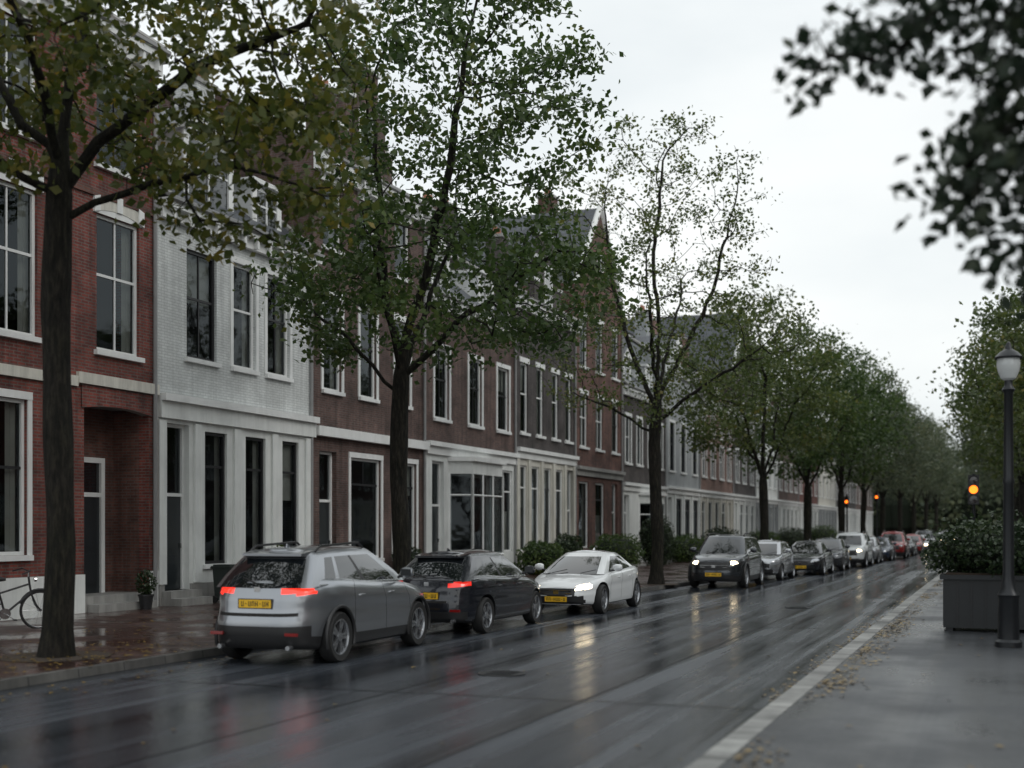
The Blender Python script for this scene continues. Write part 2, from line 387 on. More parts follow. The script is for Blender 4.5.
    def porch(s,y0,y1,z0,z1,dep=1.0):
        s.open.append((y0,y1,z0,z1))
        m='brick_redbrown'; e=.27
        s.quad('walls',[(-e,y0,z0),(-dep,y0,z0),(-dep,y0,z1),(-e,y0,z1)],m)
        s.quad('walls',[(-e,y1,z0),(-dep,y1,z0),(-dep,y1,z1),(-e,y1,z1)],m)
        s.quad('walls',[(-e,y0,z1),(-dep,y0,z1),(-dep,y1,z1),(-e,y1,z1)],'paint_grey')
        s.quad('walls',[(-dep,y0,z0),(-dep,y1,z0),(-dep,y1,z1),(-dep,y0,z1)],m)
        s.box('door_steps',-dep,.0,y0+.003,y1-.003,z0+.004,z0+.34,'stone')
        s.box('door_steps',.004,.32,y0+.1,y1-.1,.121,z0+.17,'stone')
        zz=z0+.34
        a=y0+.5;b_=y0+1.75
        s.box('door',-dep,-dep+.12,a,a+.12,zz,zz+3.1,'trim_white'); s.box('door',-dep,-dep+.12,b_-.12,b_,zz,zz+3.1,'trim_white')
        s.box('door',-dep,-dep+.12,a+.12,b_-.12,zz+2.98,zz+3.1,'trim_white'); s.box('door',-dep,-dep+.1,a+.12,b_-.12,zz+2.2,zz+2.3,'trim_white')
        s.box('door',-dep+.01,-dep+.06,a+.12,b_-.12,zz,zz+2.2,'door_dark')
        s.box('door',-dep+.05,-dep+.08,a+.24,b_-.24,zz+.2,zz+.9,'door_dark'); s.box('door',-dep+.05,-dep+.08,a+.24,b_-.24,zz+1.05,zz+2.0,'door_dark')
        s.box('window_glass',-dep+.03,-dep+.05,a+.12,b_-.12,zz+2.3,zz+2.98,'car_glass')
        n=8; W=y1-y0
        for i in range(n):
            t0,t1=i/n,(i+1)/n; ya,yb=y0-.1+(W+.2)*t0,y0-.1+(W+.2)*t1
            za,zb=z1-.16+.10*4*t0*(1-t0),z1-.16+.10*4*t1*(1-t1)
            s.quad('walls',[(.03,ya,za),(.03,yb,zb),(.03,yb,z1+.35),(.03,ya,z1+.35)],'brick_red')
            s.quad('walls',[(.03,ya,za),(.03,yb,zb),(-.2,yb,zb),(-.2,ya,za)],'stone')
    def walls(s,poly_top=None):
        ys=sorted({s.y0,s.y1,*[o[0] for o in s.open],*[o[1] for o in s.open]})
        zs=sorted({.1,s.gz,s.h,*[o[2] for o in s.open],*[o[3] for o in s.open]})
        zs=[z for z in zs if z<=s.h+1e-6]
        for a,b_ in zip(ys,ys[1:]):
            for c,d in zip(zs,zs[1:]):
                cy,cz=(a+b_)/2,(c+d)/2
                if any(o[0]<cy<o[1] and o[2]<cz<o[3] for o in s.open): continue
                s.quad('walls',[(0,a,c),(0,b_,c),(0,b_,d),(0,a,d)],s.gm if cz<s.gz else s.wall)
        for (a,b_,c,d) in s.open:
            if c>=s.h: continue
            m=s.gm if c<s.gz else s.wall; e=-.27 if c<1 else -.15
            s.quad('walls',[(0,a,c),(e,a,c),(e,a,d),(0,a,d)],m); s.quad('walls',[(0,b_,c),(e,b_,c),(e,b_,d),(0,b_,d)],m)
            s.quad('walls',[(0,a,d),(e,a,d),(e,b_,d),(0,b_,d)],m); s.quad('walls',[(0,a,c),(e,a,c),(e,b_,c),(0,b_,c)],'stone')
        D=-s.depth
        for yy in (s.y0+.006,s.y1-.006):
            s.quad('walls',[(0,yy,.1),(D,yy,.1),(D,yy,s.h),(0,yy,s.h)],s.wall)
        s.quad('walls',[(D,s.y0,.1),(D,s.y1,.1),(D,s.y1,s.h),(D,s.y0,s.h)],s.wall)
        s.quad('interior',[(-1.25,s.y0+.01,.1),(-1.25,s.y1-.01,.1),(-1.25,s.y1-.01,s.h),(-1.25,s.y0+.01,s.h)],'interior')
    def cornice(s,z,hh=.35,out=.22,mat='trim_white'):
        s.box('cornice',.002,out*.5,s.y0+.02,s.y1-.02,z-hh,z-hh*.45,mat)
        s.box('cornice',.002,out,s.y0+.01,s.y1-.01,z-hh*.45+.001,z,mat)
        n=int((s.y1-s.y0)/.55)
        for k in range(n):
            yy=s.y0+.3+(s.y1-s.y0-.6)*k/max(1,n-1); s.box('cornice',out*.5+.001,out*.9,yy-.05,yy+.05,z-hh+.02,z-hh*.45-.001,mat)
    def plinth(s,z=.7,mat='stone'):
        ys=s.y0+.02
        for o in sorted([o for o in s.open if o[2]<z]):
            if o[0]-.05>ys: s.box('plinth',.002,.05,ys,o[0]-.02,.11,z,mat)
            ys=max(ys,o[1]+.02)
        if ys<s.y1: s.box('plinth',.002,.05,ys,s.y1-.02,.11,z,mat)
    def roof(s,rh,mat='roof_slate',kind='side',run=4.5,coping='trim_white'):
        h=s.h; y0,y1=s.y0,s.y1; D=s.depth
        if kind=='side':
            s.quad('roof',[(.3,y0,h+.02),(.3,y1,h+.02),(-run,y1,h+rh),(-run,y0,h+rh)],mat)
            s.quad('roof',[(-run,y0,h+rh),(-run,y1,h+rh),(-D,y1,h),(-D,y0,h)],mat)
            for yy in (y0+.006,y1-.006): s.quad('walls',[(0,yy,h),(-D,yy,h),(-run,yy,h+rh-.03)],s.wall)
            for yy in (y0+.12,y1-.12):
                s.P('roof').tube([(s.X(.3),yy,h+.06),(s.X(-run),yy,h+rh+.06)],.09,'stone',6)
            s.P('roof').tube([(s.X(-run),y0,h+rh+.03),(s.X(-run),y1,h+rh+.03)],.11,mat,6)
            s.P('gutter').tube([(s.X(.36),y0+.03,h+.0),(s.X(.36),y1-.03,h+.0)],.075,'pipe',6)
        elif kind=='gable':
            ym=(y0+y1)/2
            s.quad('walls',[(0,y0,h),(0,y1,h),(0,ym,h+rh)],s.wall)
            S=s.P('sills'); k=len(S.v); S.lathe([(.0,.03),(.42,.03)],'car_glass',(0,0,0),sides=16)
            for q in range(k,k+32):
                a=S.v[q]; S.v[q]=(s.X(.03),ym+a[0],h+rh*.36+a[1])
            S.tube([(s.X(.03),ym+math.cos(t)*.46,h+rh*.36+math.sin(t)*.46) for t in np.linspace(0,2*math.pi,17)],.06,'trim_white',6)
            for (ya,yb) in ((y0,ym),(y1,ym)):
                s.quad('roof',[(-.1,ya,h-.02),(-.1,yb,h+rh-.05),(-D,yb,h+rh-.05),(-D,ya,h-.02)],mat)
                s.P('cornice').tube([(s.X(0),ya,h),(s.X(0),yb,h+rh)],.15,coping,4)
            s.quad('walls',[(-D,y0,h),(-D,y1,h),(-D,ym,h+rh)],s.wall)
    def stepgable(s,yc,w,hh):
        z=s.h; n=3
        for k in range(n):
            ww=w*(1-k*.28)/2; z0=z+hh*k/n; z1=z+hh*(k+1)/n
            s.box('gable',-.3,.02-.002*k,yc-ww,yc+ww,z0,z1,s.wall)
            s.box('gable',-.36,.10,yc-ww-.08,yc-ww+w*.14 if k<n-1 else yc+ww+.08,z1+.001,z1+.13,'trim_white')
            if k<n-1: s.box('gable',-.36,.10,yc+ww-w*.14,yc+ww+.08,z1+.001,z1+.13,'trim_white')
        s.box('gable',.021,.05,yc-.5,yc+.5,z+.25,z+hh*.62,'trim_white'); s.box('gable',.051,.06,yc-.38,yc+.38,z+.37,z+hh*.62-.12,'car_glass')
    def dormer(s,yc,w,z0,hh,a=-.45,ped=True):
        s.box('dormer',a-2.5,a,yc-w/2,yc+w/2,z0,z0+hh,'trim_white')
        F='dormer'
        s.box(F,a+.002,a+.06,yc-w/2-.08,yc-w/2+.14,z0,z0+hh,'trim_white'); s.box(F,a+.002,a+.06,yc+w/2-.14,yc+w/2+.08,z0,z0+hh,'trim_white')
        s.box(F,a+.004,a+.02,yc-w/2+.16,yc+w/2-.16,z0+.18,z0+hh-.15,'car_glass')
        s.box(F,a+.02,a+.05,yc-.03,yc+.03,z0+.18,z0+hh-.15,'trim_white'); s.box(F,a+.018,a+.048,yc-w/2+.16,yc+w/2-.16,z0+hh*.55,z0+hh*.55+.05,'trim_white')
        s.box(F,a-2.5,a+.16,yc-w/2-.16,yc+w/2+.16,z0+hh+.001,z0+hh+.12,'trim_white')
        if ped:
            t=z0+hh+.122
            for aa in (a+.12,a-2.4): s.quad(F,[(aa,yc-w/2-.12,t),(aa,yc+w/2+.12,t),(aa,yc,t+w*.38)],'trim_white')
            for q in (-1,1): s.quad(F,[(a+.2,yc+q*(w/2+.18),t-.03),(a+.2,yc,t+w*.42),(a-2.5,yc,t+w*.42),(a-2.5,yc+q*(w/2+.18),t-.03)],'roof_slate')
    def chimney(s,y,a,z0,z1,w=.9,mat=None):
        mat=mat or s.wall
        s.box('chimney',a-.4,a+.4,y-w/2,y+w/2,z0,z1,mat); s.box('chimney',a-.47,a+.47,y-w/2-.07,y+w/2+.07,z1+.001,z1+.14,'stone')
        for k in (-.22,.22): s.P('chimney').lathe([(.11,0),(.13,.05),(.1,.4),(.08,.4),(.08,.1)],'chimney_pot',(s.X(a),y+k,z1+.14),sides=10)
    def pipe(s,y,z0=.12,z1=None):
        s.P('downpipe').tube([(s.X(.07),y,z0),(s.X(.07),y,z1 or s.h-.3)],.05,'pipe',8)
    def done(s):
        e=empty(s.name,(s.xf,(s.y0+s.y1)/2,.12))
        for n,mb in s.parts.items(): obj(n,mb.mesh(n,org=(s.xf,(s.y0+s.y1)/2,.12)),e)
        return e
h=House('red_brick_house',13,24.26,13.0,4.95,'brick_red','brick_red')
for a,b_ in ((15.0,16.5),(18.85,20.35),(22.15,23.6)):
    h.window(a,b_,5.85,8.85,lint='arch',surround=False); h.window(a,b_,9.95,12.2,lint='arch')
h.window(18.4,20.05,1.4,4.55,lint=None,surround=True); h.window(14.8,16.4,1.4,4.55,surround=True)
h.porch(21.75,23.95,.12,4.7); h.walls(); h.plinth(.95,'paint_white')
h.box('cornice',.002,.07,13.02,21.5,4.98,5.2,'paint_cream'); h.box('cornice',.002,.09,21.5,24.24,5.06,5.3,'paint_cream'); h.box('cornice',.002,.05,13.02,24.24,9.2,9.34,'brick_redbrown'); h.cornice(13.0,.5,.35)
h.roof(3.2,'roof_tile'); h.chimney(23.6,-4.3,13.5,17.4); h.dormer(19.5,1.6,13.2,1.7); h.pipe(24.1); h.done()
h=House('white_painted_house',24.26,31.4,9.7,4.9,'brick_white','paint_white')
h.door(24.5,25.5,.12+.34,4.45,'door_dark')
for a,b_ in ((26.15,27.1),(27.95,28.9),(29.75,30.6)): h.window(a,b_,1.05,4.35,style='tall',fr='frame_black')
h.window(25.4,26.65,6.1,8.75,fr='frame_black'); h.window(27.35,28.4,6.1,8.8,surround=True); h.window(28.95,30.1,6.1,8.8,surround=True)
h.walls(); h.plinth(.6,'stone')
for yy in (24.4,25.8,27.5,29.3,31.05): h.box('pilasters',.002,.07,yy-.14,yy+.14,.62,4.5,'paint_white')
h.box('cornice',.002,.12,24.28,31.38,4.55,4.95,'paint_white'); h.box('cornice',.002,.24,24.28,31.38,4.951,5.12,'trim_white')
h.cornice(9.7,.45,.32); h.roof(3.8,'roof_slate'); h.dormer(26.9,2.0,9.95,1.9); h.dormer(29.6,1.3,10.0,1.3,ped=False); h.chimney(30.6,-3.5,11.5,14.8); h.pipe(31.2); h.done()
h=House('brown_brick_house',31.4,38.9,12.8,4.6,'brick_brown','brick_brown')
h.door(31.75,32.75,.46,4.2,'door_dark'); h.window(33.6,35.6,1.0,4.1,style='tall',surround=True); h.window(36.5,38.2,1.0,4.1,style='tall',surround=True)
for a in (31.95,34.2,36.6):
    h.window(a,a+1.1,6.0,8.75,lint='flat',surround=True); h.window(a,a+1.1,10.2,12.1,lint='flat')
h.walls(); h.plinth(.6); h.box('cornice',.002,.2,31.42,38.88,4.62,4.9,'trim_white'); h.cornice(12.8,.5,.35); h.roof(2.8,'roof_slate'); h.stepgable(34.6,3.6,3.4); h.chimney(38.0,-3.5,14,17); h.pipe(38.75); h.done()
def auto(name,y0,y1,hh,gz,wall,gm,bays,rows,groof,rk='side',rm='roof_slate',dorm=0,chim=(),sg=1,xf=XF,sur=True,cur=True,doorm='door_dark',bay=None,fr='trim_white',nb=None,lint='flat',step=None):
    h=House(name,y0,y1,hh,gz,wall,gm,xf=xf,sgn=sg)
    W=(y1-y0)/bays
    for i in range(bays):
        yc=y0+W*(i+.5)+h.rng.uniform(-.12,.12); ww=min(1.25,W*.46)
        for (za,zb) in rows: h.window(yc-ww/2,yc+ww/2,za,zb,surround=sur and zb-za>1.2,lint=None if sur else lint,curtain=cur,fr=fr)
    nb=nb or bays+1; W=(y1-y0)/nb; di=(nb-1 if int(y0)%2 else 0)
    if bay: h.bay(bay[0],bay[1],gz-.55)
    for i in range(nb):
        yc=y0+W*(i+.5)
        if bay and bay[0]-.6<yc<bay[1]+.6 and i!=di: continue
        if i==di: h.door(yc-.5,yc+.5,.46,gz-.6,doorm)
        else: h.window(yc-min(.75,W*.36),yc+min(.75,W*.36),1.0,gz-.65,style='tall',sill=False,curtain=cur,fr=fr)
    h.walls()
    if not bay: h.plinth(.6)
    if gm!=wall and not bay:
        for i in range(nb+1):
            yc=min(max(y0+W*i,y0+.2),y1-.2); h.box('pilasters',.002,.08,yc-.15,yc+.15,.62,gz-.4,gm)
    tm='trim_white' if gm!=wall else 'stone'
    h.box('cornice',.002,.1,y0+.02,y1-.02,gz-.38,gz-.1,tm); h.box('cornice',.002,.22,y0+.02,y1-.02,gz-.099,gz+.06,tm)
    if rk=='side': h.cornice(hh,.45,.32)
    h.roof(groof,rm,rk)
    if step: h.stepgable(*step)
    for k in range(dorm): h.dormer(y0+(y1-y0)*(k+.5)/dorm,1.4,hh+.25,1.5,ped=(k+int(y0))%2==0)
    for c in chim: h.chimney(c,-3.6,hh+groof*.4,hh+groof+1.3)
    h.pipe(y1-.15); h.done()
auto('brick_row_house',38.9,47.5,10.1,4.9,'brick_brown','paint_white',3,[(5.8,8.3)],3.8,dorm=2,chim=(46.8,),bay=(40.9,44.6))
auto('brick_row_house',47.5,55.2,11.4,5.2,'brick_dark','paint_cream',4,[(5.9,8.8)],2.8,rm='roof_slate',dorm=0,chim=(48.4,54.4),sur=False,step=(51.4,3.4,3.2))
auto('gabled_brick_house',55.2,62.9,13.4,4.8,'brick_redbrown','brick_redbrown',3,[(5.8,8.3),(9.6,12.0)],4.4,rk='gable',sur=False,chim=(61.5,),doorm='door_green',nb=3)
auto('brick_row_house',62.9,72,9.4,4.3,'brick_dark','paint_white',4,[(5.4,7.9)],4.0,dorm=2,chim=(64.5,71),bay=(66.2,69.2))
auto('painted_row_house',72,81,11.6,4.4,'paint_grey','paint_white',3,[(5.4,8.3)],3.2,dorm=1,chim=(80,),cur=False,fr='frame_black')
auto('brick_row_house',81,92,10.6,4.4,'brick_pink','paint_cream',4,[(5.4,7.6),(8.2,9.9)],4,rm='roof_tile',dorm=2,chim=(82,91),cur=False,doorm='door_red')
auto('gabled_brick_house',92,101,13.5,4.4,'brick_dark','paint_white',3,[(5.4,7.8),(9.2,11.4)],5.2,rk='gable',cur=False)
auto('painted_row_house',101,112,12.2,4.4,'paint_white','paint_grey',4,[(5.4,7.6),(8.8,10.8)],3,chim=(102,111),cur=False,step=(106,4,4))
auto('brick_row_house',112,124,13,4.4,'brick_brown','paint_white',4,[(5.4,7.8),(9.2,11.4)],3.4,rm='roof_tile',dorm=2,chim=(123,),cur=False)
auto('brick_row_house',124,138,11.5,4.4,'brick_red','paint_white',4,[(5.4,7.8),(8.8,10.4)],3,chim=(126,137),cur=False)
auto('painted_row_house',138,154,12.5,4.4,'paint_cream','paint_grey',5,[(5.4,7.8),(9.2,11.2)],3,chim=(152,),cur=False)
auto('brick_row_house',154,175,11.5,4.4,'brick_dark','paint_white',6,[(5.4,7.8),(8.8,10.4)],3,chim=(156,170),cur=False)
auto('brick_row_house',175,200,12.5,4.4,'brick_brown','paint_white',6,[(5.4,7.8),(9.2,11.2)],3,rm='roof_tile',chim=(180,198),cur=False)
yy=6; i=0
for wdt,hh,wm in ((11,11.5,'brick_red'),(9,12.5,'brick_dark'),(12,10.5,'brick_brown'),(10,12,'paint_grey'),(12,11,'brick_red'),(14,12.5,'brick_brown'),(16,11,'brick_dark'),(20,12,'brick_brown'),(24,11,'brick_red')):
    auto('brick_row_house' if wm!='paint_grey' else 'painted_row_house',yy,yy+wdt,hh,4.4,wm,'paint_cream' if i%2 else wm,3 if wdt<13 else 5,[(5.4,7.8),(8.7,10.1)],2.8,sg=-1,xf=16,cur=False); yy+=wdt; i+=1

# ------------------------------------------------------------------ trees
def grow(trunk,limbs,A,D,kill,rng,up=.05,wob=.22):
    pos=[];par=[]
    def poly(pts,p0):
        last=p0
        for a,b_ in zip(pts,pts[1:]):
            a=np.array(a,float);b_=np.array(b_,float); n=max(1,int(np.linalg.norm(b_-a)/D))
            for k in range(n):
                if last is not None and k==0 and np.allclose(a,pos[last]): continue
                jit=rng.normal(0,.035,3) if last is not None and p0 is not None else 0
                pos.append(a+(b_-a)*k/n+jit); par.append(-1 if last is None else last); last=len(pos)-1
        pos.append(np.array(pts[-1],float)); par.append(last); return len(pos)-1
    top=poly(trunk,None); st=int(top*.8)
    for lb in limbs:
        if lb[0] is None: base=top
        else: base=min(range(top+1),key=lambda q:abs(pos[q][2]-lb[0]))
        poly([tuple(pos[base])]+list(lb[1:]),base)
    P=np.array(pos)
    def nearest(A,Q):
        d=np.linalg.norm(A[:,None,:]-Q[None,:,:],axis=2); return d.argmin(1),d.min(1)
    bi,bd=nearest(A,P[st:]); bi=bi+st
    alive=bd>kill
    for it in range(160):
        if not alive.any(): break
        ii=bi[alive]; vec=A[alive]-P[ii]; vec/=np.linalg.norm(vec,axis=1)[:,None]+1e-9
        u=np.unique(ii); acc=np.zeros((len(P),3)); np.add.at(acc,ii,vec); d=acc[u]
        d/=np.linalg.norm(d,axis=1)[:,None]+1e-9
        d+=rng.normal(0,wob,d.shape); d[:,2]+=up; d/=np.linalg.norm(d,axis=1)[:,None]
        new=P[u]+D*d
        dd=np.linalg.norm(new[:,None,:]-P[None,:,:],axis=2).min(1)
        ok=dd>D*.45
        if not ok.any():
            alive&=rng.random(len(A))>.3; continue
        new=new[ok]; u=u[ok]; k=len(P)
        P=np.vstack([P,new]); par+=list(u)
        ni,nd=nearest(A,new); bt=nd<bd
        bd=np.where(bt,nd,bd); bi=np.where(bt,ni+k,bi); alive&=bd>kill
    return P,np.array(par)
def ellip(rng,c,r,n,hollow=.25):
    d=rng.normal(size=(n,3)); d/=np.linalg.norm(d,axis=1)[:,None]
    rad=rng.random(n)**(1/3)*(1-hollow)+hollow*rng.random(n)**.2
    return np.array(c)+d*rad[:,None]*np.array(r)
def leafmesh(name,C,size,mat,rng,flat=.0,droop=.3):
    n=len(C)
    nrm=rng.normal(size=(n,3)); nrm[:,2]+= .6+flat*6; nrm/=np.linalg.norm(nrm,axis=1)[:,None]
    t=rng.normal(size=(n,3)); t[:,2]-=droop; t-=nrm*(t*nrm).sum(1)[:,None]; t/=np.linalg.norm(t,axis=1)[:,None]
    s=np.cross(nrm,t); sz=size*rng.uniform(.6,1.25,n)[:,None]
    p0=C-t*sz*.5; p1=C+s*sz*.36-t*sz*.08+nrm*sz*.08; p2=C+t*sz*.5; p3=C-s*sz*.36-t*sz*.08+nrm*sz*.08
    V=np.stack([p0,p1,p2,p3],1).reshape(-1,3)
    me=bpy.data.meshes.new(name); me.vertices.add(4*n); me.vertices.foreach_set('co',V.ravel())
    me.loops.add(4*n); me.polygons.add(n)
    me.polygons.foreach_set('loop_start',np.arange(0,4*n,4,dtype=np.int32))
    me.loops.foreach_set('vertex_index',np.arange(4*n,dtype=np.int32))
    me.materials.append(M[mat]); me.update(calc_edges=True); me.validate(); return me
def make_tree(seed,trunk,limbs,crowns,R0,leaf,lsize,nleaf,D=.35,kill=.5,tipc=7,spread=.28,up=.05,flare=1.45,clump=3.0):
    rng=np.random.default_rng(seed)
    A=np.vstack([ellip(rng,c,r,n) for c,r,n in crowns])
    P,par=grow(trunk,limbs,A,D,kill,rng,up)
    n=len(P); cnt=np.zeros(n); kids=[[] for _ in range(n)]
    for i in range(n):
        if par[i]>=0: kids[par[i]].append(i)
    for i in range(n-1,-1,-1):
        if not kids[i]: cnt[i]=1
        if par[i]>=0: cnt[par[i]]+=cnt[i]
    r0=.008; e=math.log(R0/r0)/math.log(cnt[0]); rad=r0*cnt**e
    mb=MB()
    stack=[(0,None)]
    while stack:
        i,pr=stack.pop(); ch=[i] if pr is None else [pr,i]
        rr=[rad[i]] if pr is None else [min(rad[i]*1.15,rad[pr]),rad[i]]
        c=i
        while kids[c]:
            ks=sorted(kids[c],key=lambda k:-cnt[k])
            for k in ks[1:]: stack.append((k,c))
            c=ks[0]; ch.append(c); rr.append(rad[c])
        if len(ch)<2: continue
        if pr is None:
            rr=[r*(1+ (flare-1)*math.exp(-P[q][2]/.3))*(1+.05*math.sin(P[q][2]*3+seed)) for r,q in zip(rr,ch)]
        sd=14 if rr[0]>.12 else (7 if rr[0]>.035 else 4)
        mb.tube([P[q] for q in ch],rr,'bark',sd,cap=False)
    tw=np.where((cnt<=tipc)&(P[:,2]>P[:,2].max()*.25))[0]
    wts=rng.random(len(tw))**clump+.02; wts/=wts.sum()
    pick=rng.choice(tw,nleaf,p=wts)
    C=P[pick]+rng.normal(0,spread,(nleaf,3))*np.array([1,1,.7])
    return mb.mesh('trunk_and_branches',smooth=True,uv=False,sharp=80),leafmesh('leaves',C,lsize,leaf,rng)
LC={}
def place_tree(meshes,x,y,rot=0,sc=1,name='elm_tree',z=.1,leaf=None):
    e=empty(name,(x,y,z),rot,sc); obj('trunk_and_branches',meshes[0],e)
    me=meshes[1]
    if leaf:
        key=me.name+leaf
        if key not in LC: LC[key]=me.copy(); LC[key].materials[0]=M[leaf]
        me=LC[key]
    obj('leaves',me,e); return e
T1=make_tree(11,[(0,0,0),(.07,.02,1.6),(.03,0,3.2),(-.03,.02,5),(.05,.02,7.0)],
 [(None,(.1,.1,8.0),(.3,.3,9.4),(.4,.6,11)),(6.7,(.6,.2,7.3),(1.7,.5,8.2),(3.4,.9,8.8)),(None,(-.6,-.3,7.9),(-1.6,-.6,9.4)),(6.4,(-.5,-.7,7.0),(-1.0,-2.0,7.9)),(None,(.3,-.8,8.1),(.8,-2.2,9.4)),(6.2,(.9,.3,6.6),(2.2,.6,6.9))],
 [((.3,0,9.3),(5.0,4.4,2.7),640),((2.7,.7,7.0),(1.8,1.8,1.5),220),((3.0,.8,8.4),(1.5,1.6,1.2),120),((-1.5,-2.2,7.2),(1.5,1.5,1.2),60)],.20,'leaf_autumn',.16,14000,spread=.24)
place_tree(T1,-12.5,14.2)
T2=make_tree(22,[(0,0,0),(.06,0,1.4),(-.03,0,2.9),(.0,0,4.3),(.06,.0,5.4)],
 [(None,(-.3,0,6.6),(-.6,.2,8.6),(-.8,.3,11.4)),(None,(.4,.1,6.7),(1.0,.2,9.0),(1.4,.3,12)),(4.9,(1.2,.2,6.1),(2.8,.5,7.2)),(4.5,(-.9,-.2,5.6),(-2.2,-.5,6.9)),(5,(.1,.9,6.4),(.3,2.1,8.4)),(5,(.1,-.9,6.4),(.3,-2.2,8.0))],
 [((.9,.2,6.9),(4.3,3.6,1.8),500),((1.2,.3,10.8),(3.4,3.1,3.6),440)],.185,'leaf_green',.15,18000,spread=.25)
place_tree(T2,-11.8,23.7)
T3=make_tree(33,[(0,0,0),(.06,0,1.5),(-.02,0,3),(-.06,0,4.6),(.03,0,6.0)],
 [(None,(.1,0,8.2),(-.1,0,10.8),(.2,0,13.4)),(5.6,(-.8,.1,7.4),(-1.5,.2,9.8),(-1.8,.3,12.2)),(None,(.8,.1,7.4),(1.8,.2,9.4),(2.3,.3,11.6)),(5.2,(1.3,-.2,6.2),(3.2,-.4,7.3)),(4.8,(-1.2,-.2,5.6),(-2.8,-.4,6.4)),(None,(.1,1.0,7.6),(.3,2.2,9.8)),(None,(.2,-1.2,7.6),(.3,-2.3,9.6))],
 [((.4,0,7.6),(5.0,4.2,2.7),480),((.1,0,11.2),(4.1,3.9,4.2),560)],.2,'leaf_olive',.125,12000,spread=.2,up=.14)
place_tree(T3,-10.4,39.5)
GL=[(None,(-.5,0,5.2),(-1.2,.2,7.4)),(None,(.6,.1,5.2),(1.3,.2,7.6)),(None,(0,.8,5.4),(.2,1.9,7.2)),(None,(0,-.8,5.3),(-.2,-1.9,7.0)),(None,(0,0,6),(.2,0,8.8))]
TG=make_tree(44,[(0,0,0),(.05,0,2),(0,0,3.6)],GL,[((0,0,7.4),(4.4,4.3,3.4),380),((.3,0,9.8),(3.0,3.0,2.6),180)],.2,'leaf_green',.20,10500,D=.45,kill=.6,spread=.34)
TH=make_tree(55,[(0,0,0),(.1,0,2),(0,0,4.0)],GL,[((0,0,8.0),(4.2,4.5,3.6),380),((-.4,0,10.8),(2.6,2.6,2.4),180)],.2,'leaf_olive',.20,10500,D=.45,kill=.6,spread=.34)
for k,(x,y,t,r,s) in enumerate([(-10.2,58,TH,1,1.0),(-10.0,71,TG,2,1.1),(-9.7,84,TG,.3,1.12),(-9.6,98,TH,3,1.08),(-9.5,113,TG,4,1.15),(-9.3,130,TH,5,1.15),(-9.2,150,TG,1.5,1.2),(-9,172,TH,2.2,1.25),(-8.8,195,TG,.7,1.3),
    (2.4,50,TG,.4,.98),(1.9,64,TH,1.9,1.08),(1.7,80,TG,2.9,1.15),(1.5,98,TH,.8,1.2),(1.5,118,TG,4.4,1.2),(1.4,140,TH,1.1,1.25),(1.0,165,TG,.1,1.3),(6.2,38,TH,2.6,.9),(8,27,TG,1.2,.9)]):
    place_tree(t,x,y,r,s,leaf='leaf_hazed' if y>90 else ('leaf_olive' if x>0 else None))
TR=make_tree(66,[(0,0,0),(0,0,2.2),(-.3,.0,3.2)],[(None,(-1.2,.0,4.4),(-2.4,.1,5.2),(-3.9,0,5.3)),(None,(-1.4,.1,4.0),(-2.6,.1,4.5),(-3.5,.1,4.4)),(None,(.3,.6,4.4),(.6,1.2,5.6)),(None,(-.6,-.6,4.5),(-1.4,-1.0,5.6))],
 [((-3.6,.1,5.3),(1.15,1.0,.42),240),((-2.4,.1,5.4),(1.4,1.2,.8),150),((-4.4,0,4.85),(.6,.6,.14),40),((-3.4,.2,4.25),(.7,.85,.8),240),((-2.95,.2,3.5),(.5,.7,.6),120),((-2.1,.2,4.0),(.75,.9,.8),80),((.3,.6,5.6),(1.8,1.8,1.2),80)],.16,'leaf_dark',.12,8000,D=.2,kill=.26,spread=.13,tipc=6,clump=1.8)
place_tree(TR,3.6,8.4)
rng=np.random.default_rng(5)
C=[]
for k in range(16):
    cx=-34+k*4.6+rng.normal(0,1); cy=232+rng.normal(0,5); hh=rng.uniform(11,18)
    C.append(ellip(rng,(cx,cy,hh*.52),(5,4,hh*.5),700,.6))
e=empty('distant_tree_mass',(0,230,0)); C=np.vstack(C)-np.array([0,230,0]); obj('foliage',leafmesh('foliage',C,1.1,'leaf_hazed',rng),e)
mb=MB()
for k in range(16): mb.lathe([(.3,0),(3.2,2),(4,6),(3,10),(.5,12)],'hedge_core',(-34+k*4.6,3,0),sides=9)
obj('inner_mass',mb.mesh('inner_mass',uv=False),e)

def hedge(name,x,y,rx,ry,rz,n,size=.08,leaf='leaf_hedge',z=.12,boxy=3.5,seed=1):
    rng=np.random.default_rng(seed); e=empty(name,(x,y,z))
    d=rng.normal(size=(n,3)); d/=(np.abs(d)**boxy).sum(1)[:,None]**(1/boxy)
    lump=1+.10*np.sin(d[:,0]*5+seed)*np.cos(d[:,1]*6)+.07*np.sin(d[:,2]*9+d[:,1]*4)
    C=d*np.array([rx,ry,rz])*(lump*rng.uniform(.86,1.12,n))[:,None]+np.array([0,0,rz*.95]); C=C[C[:,2]>.02]
    obj('leaves',leafmesh('leaves',C,size,leaf,rng),e)
    mb=MB(); pr=[]
    for j in range(9):
        t=-math.pi/2+math.pi*j/8
        pr.append((abs(math.cos(t))**.5*.84,math.sin(t)*.84))
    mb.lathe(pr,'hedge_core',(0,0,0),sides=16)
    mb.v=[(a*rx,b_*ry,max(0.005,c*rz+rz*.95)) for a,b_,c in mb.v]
    obj('branches_core',mb.mesh('core',uv=False,smooth=True),e); return e
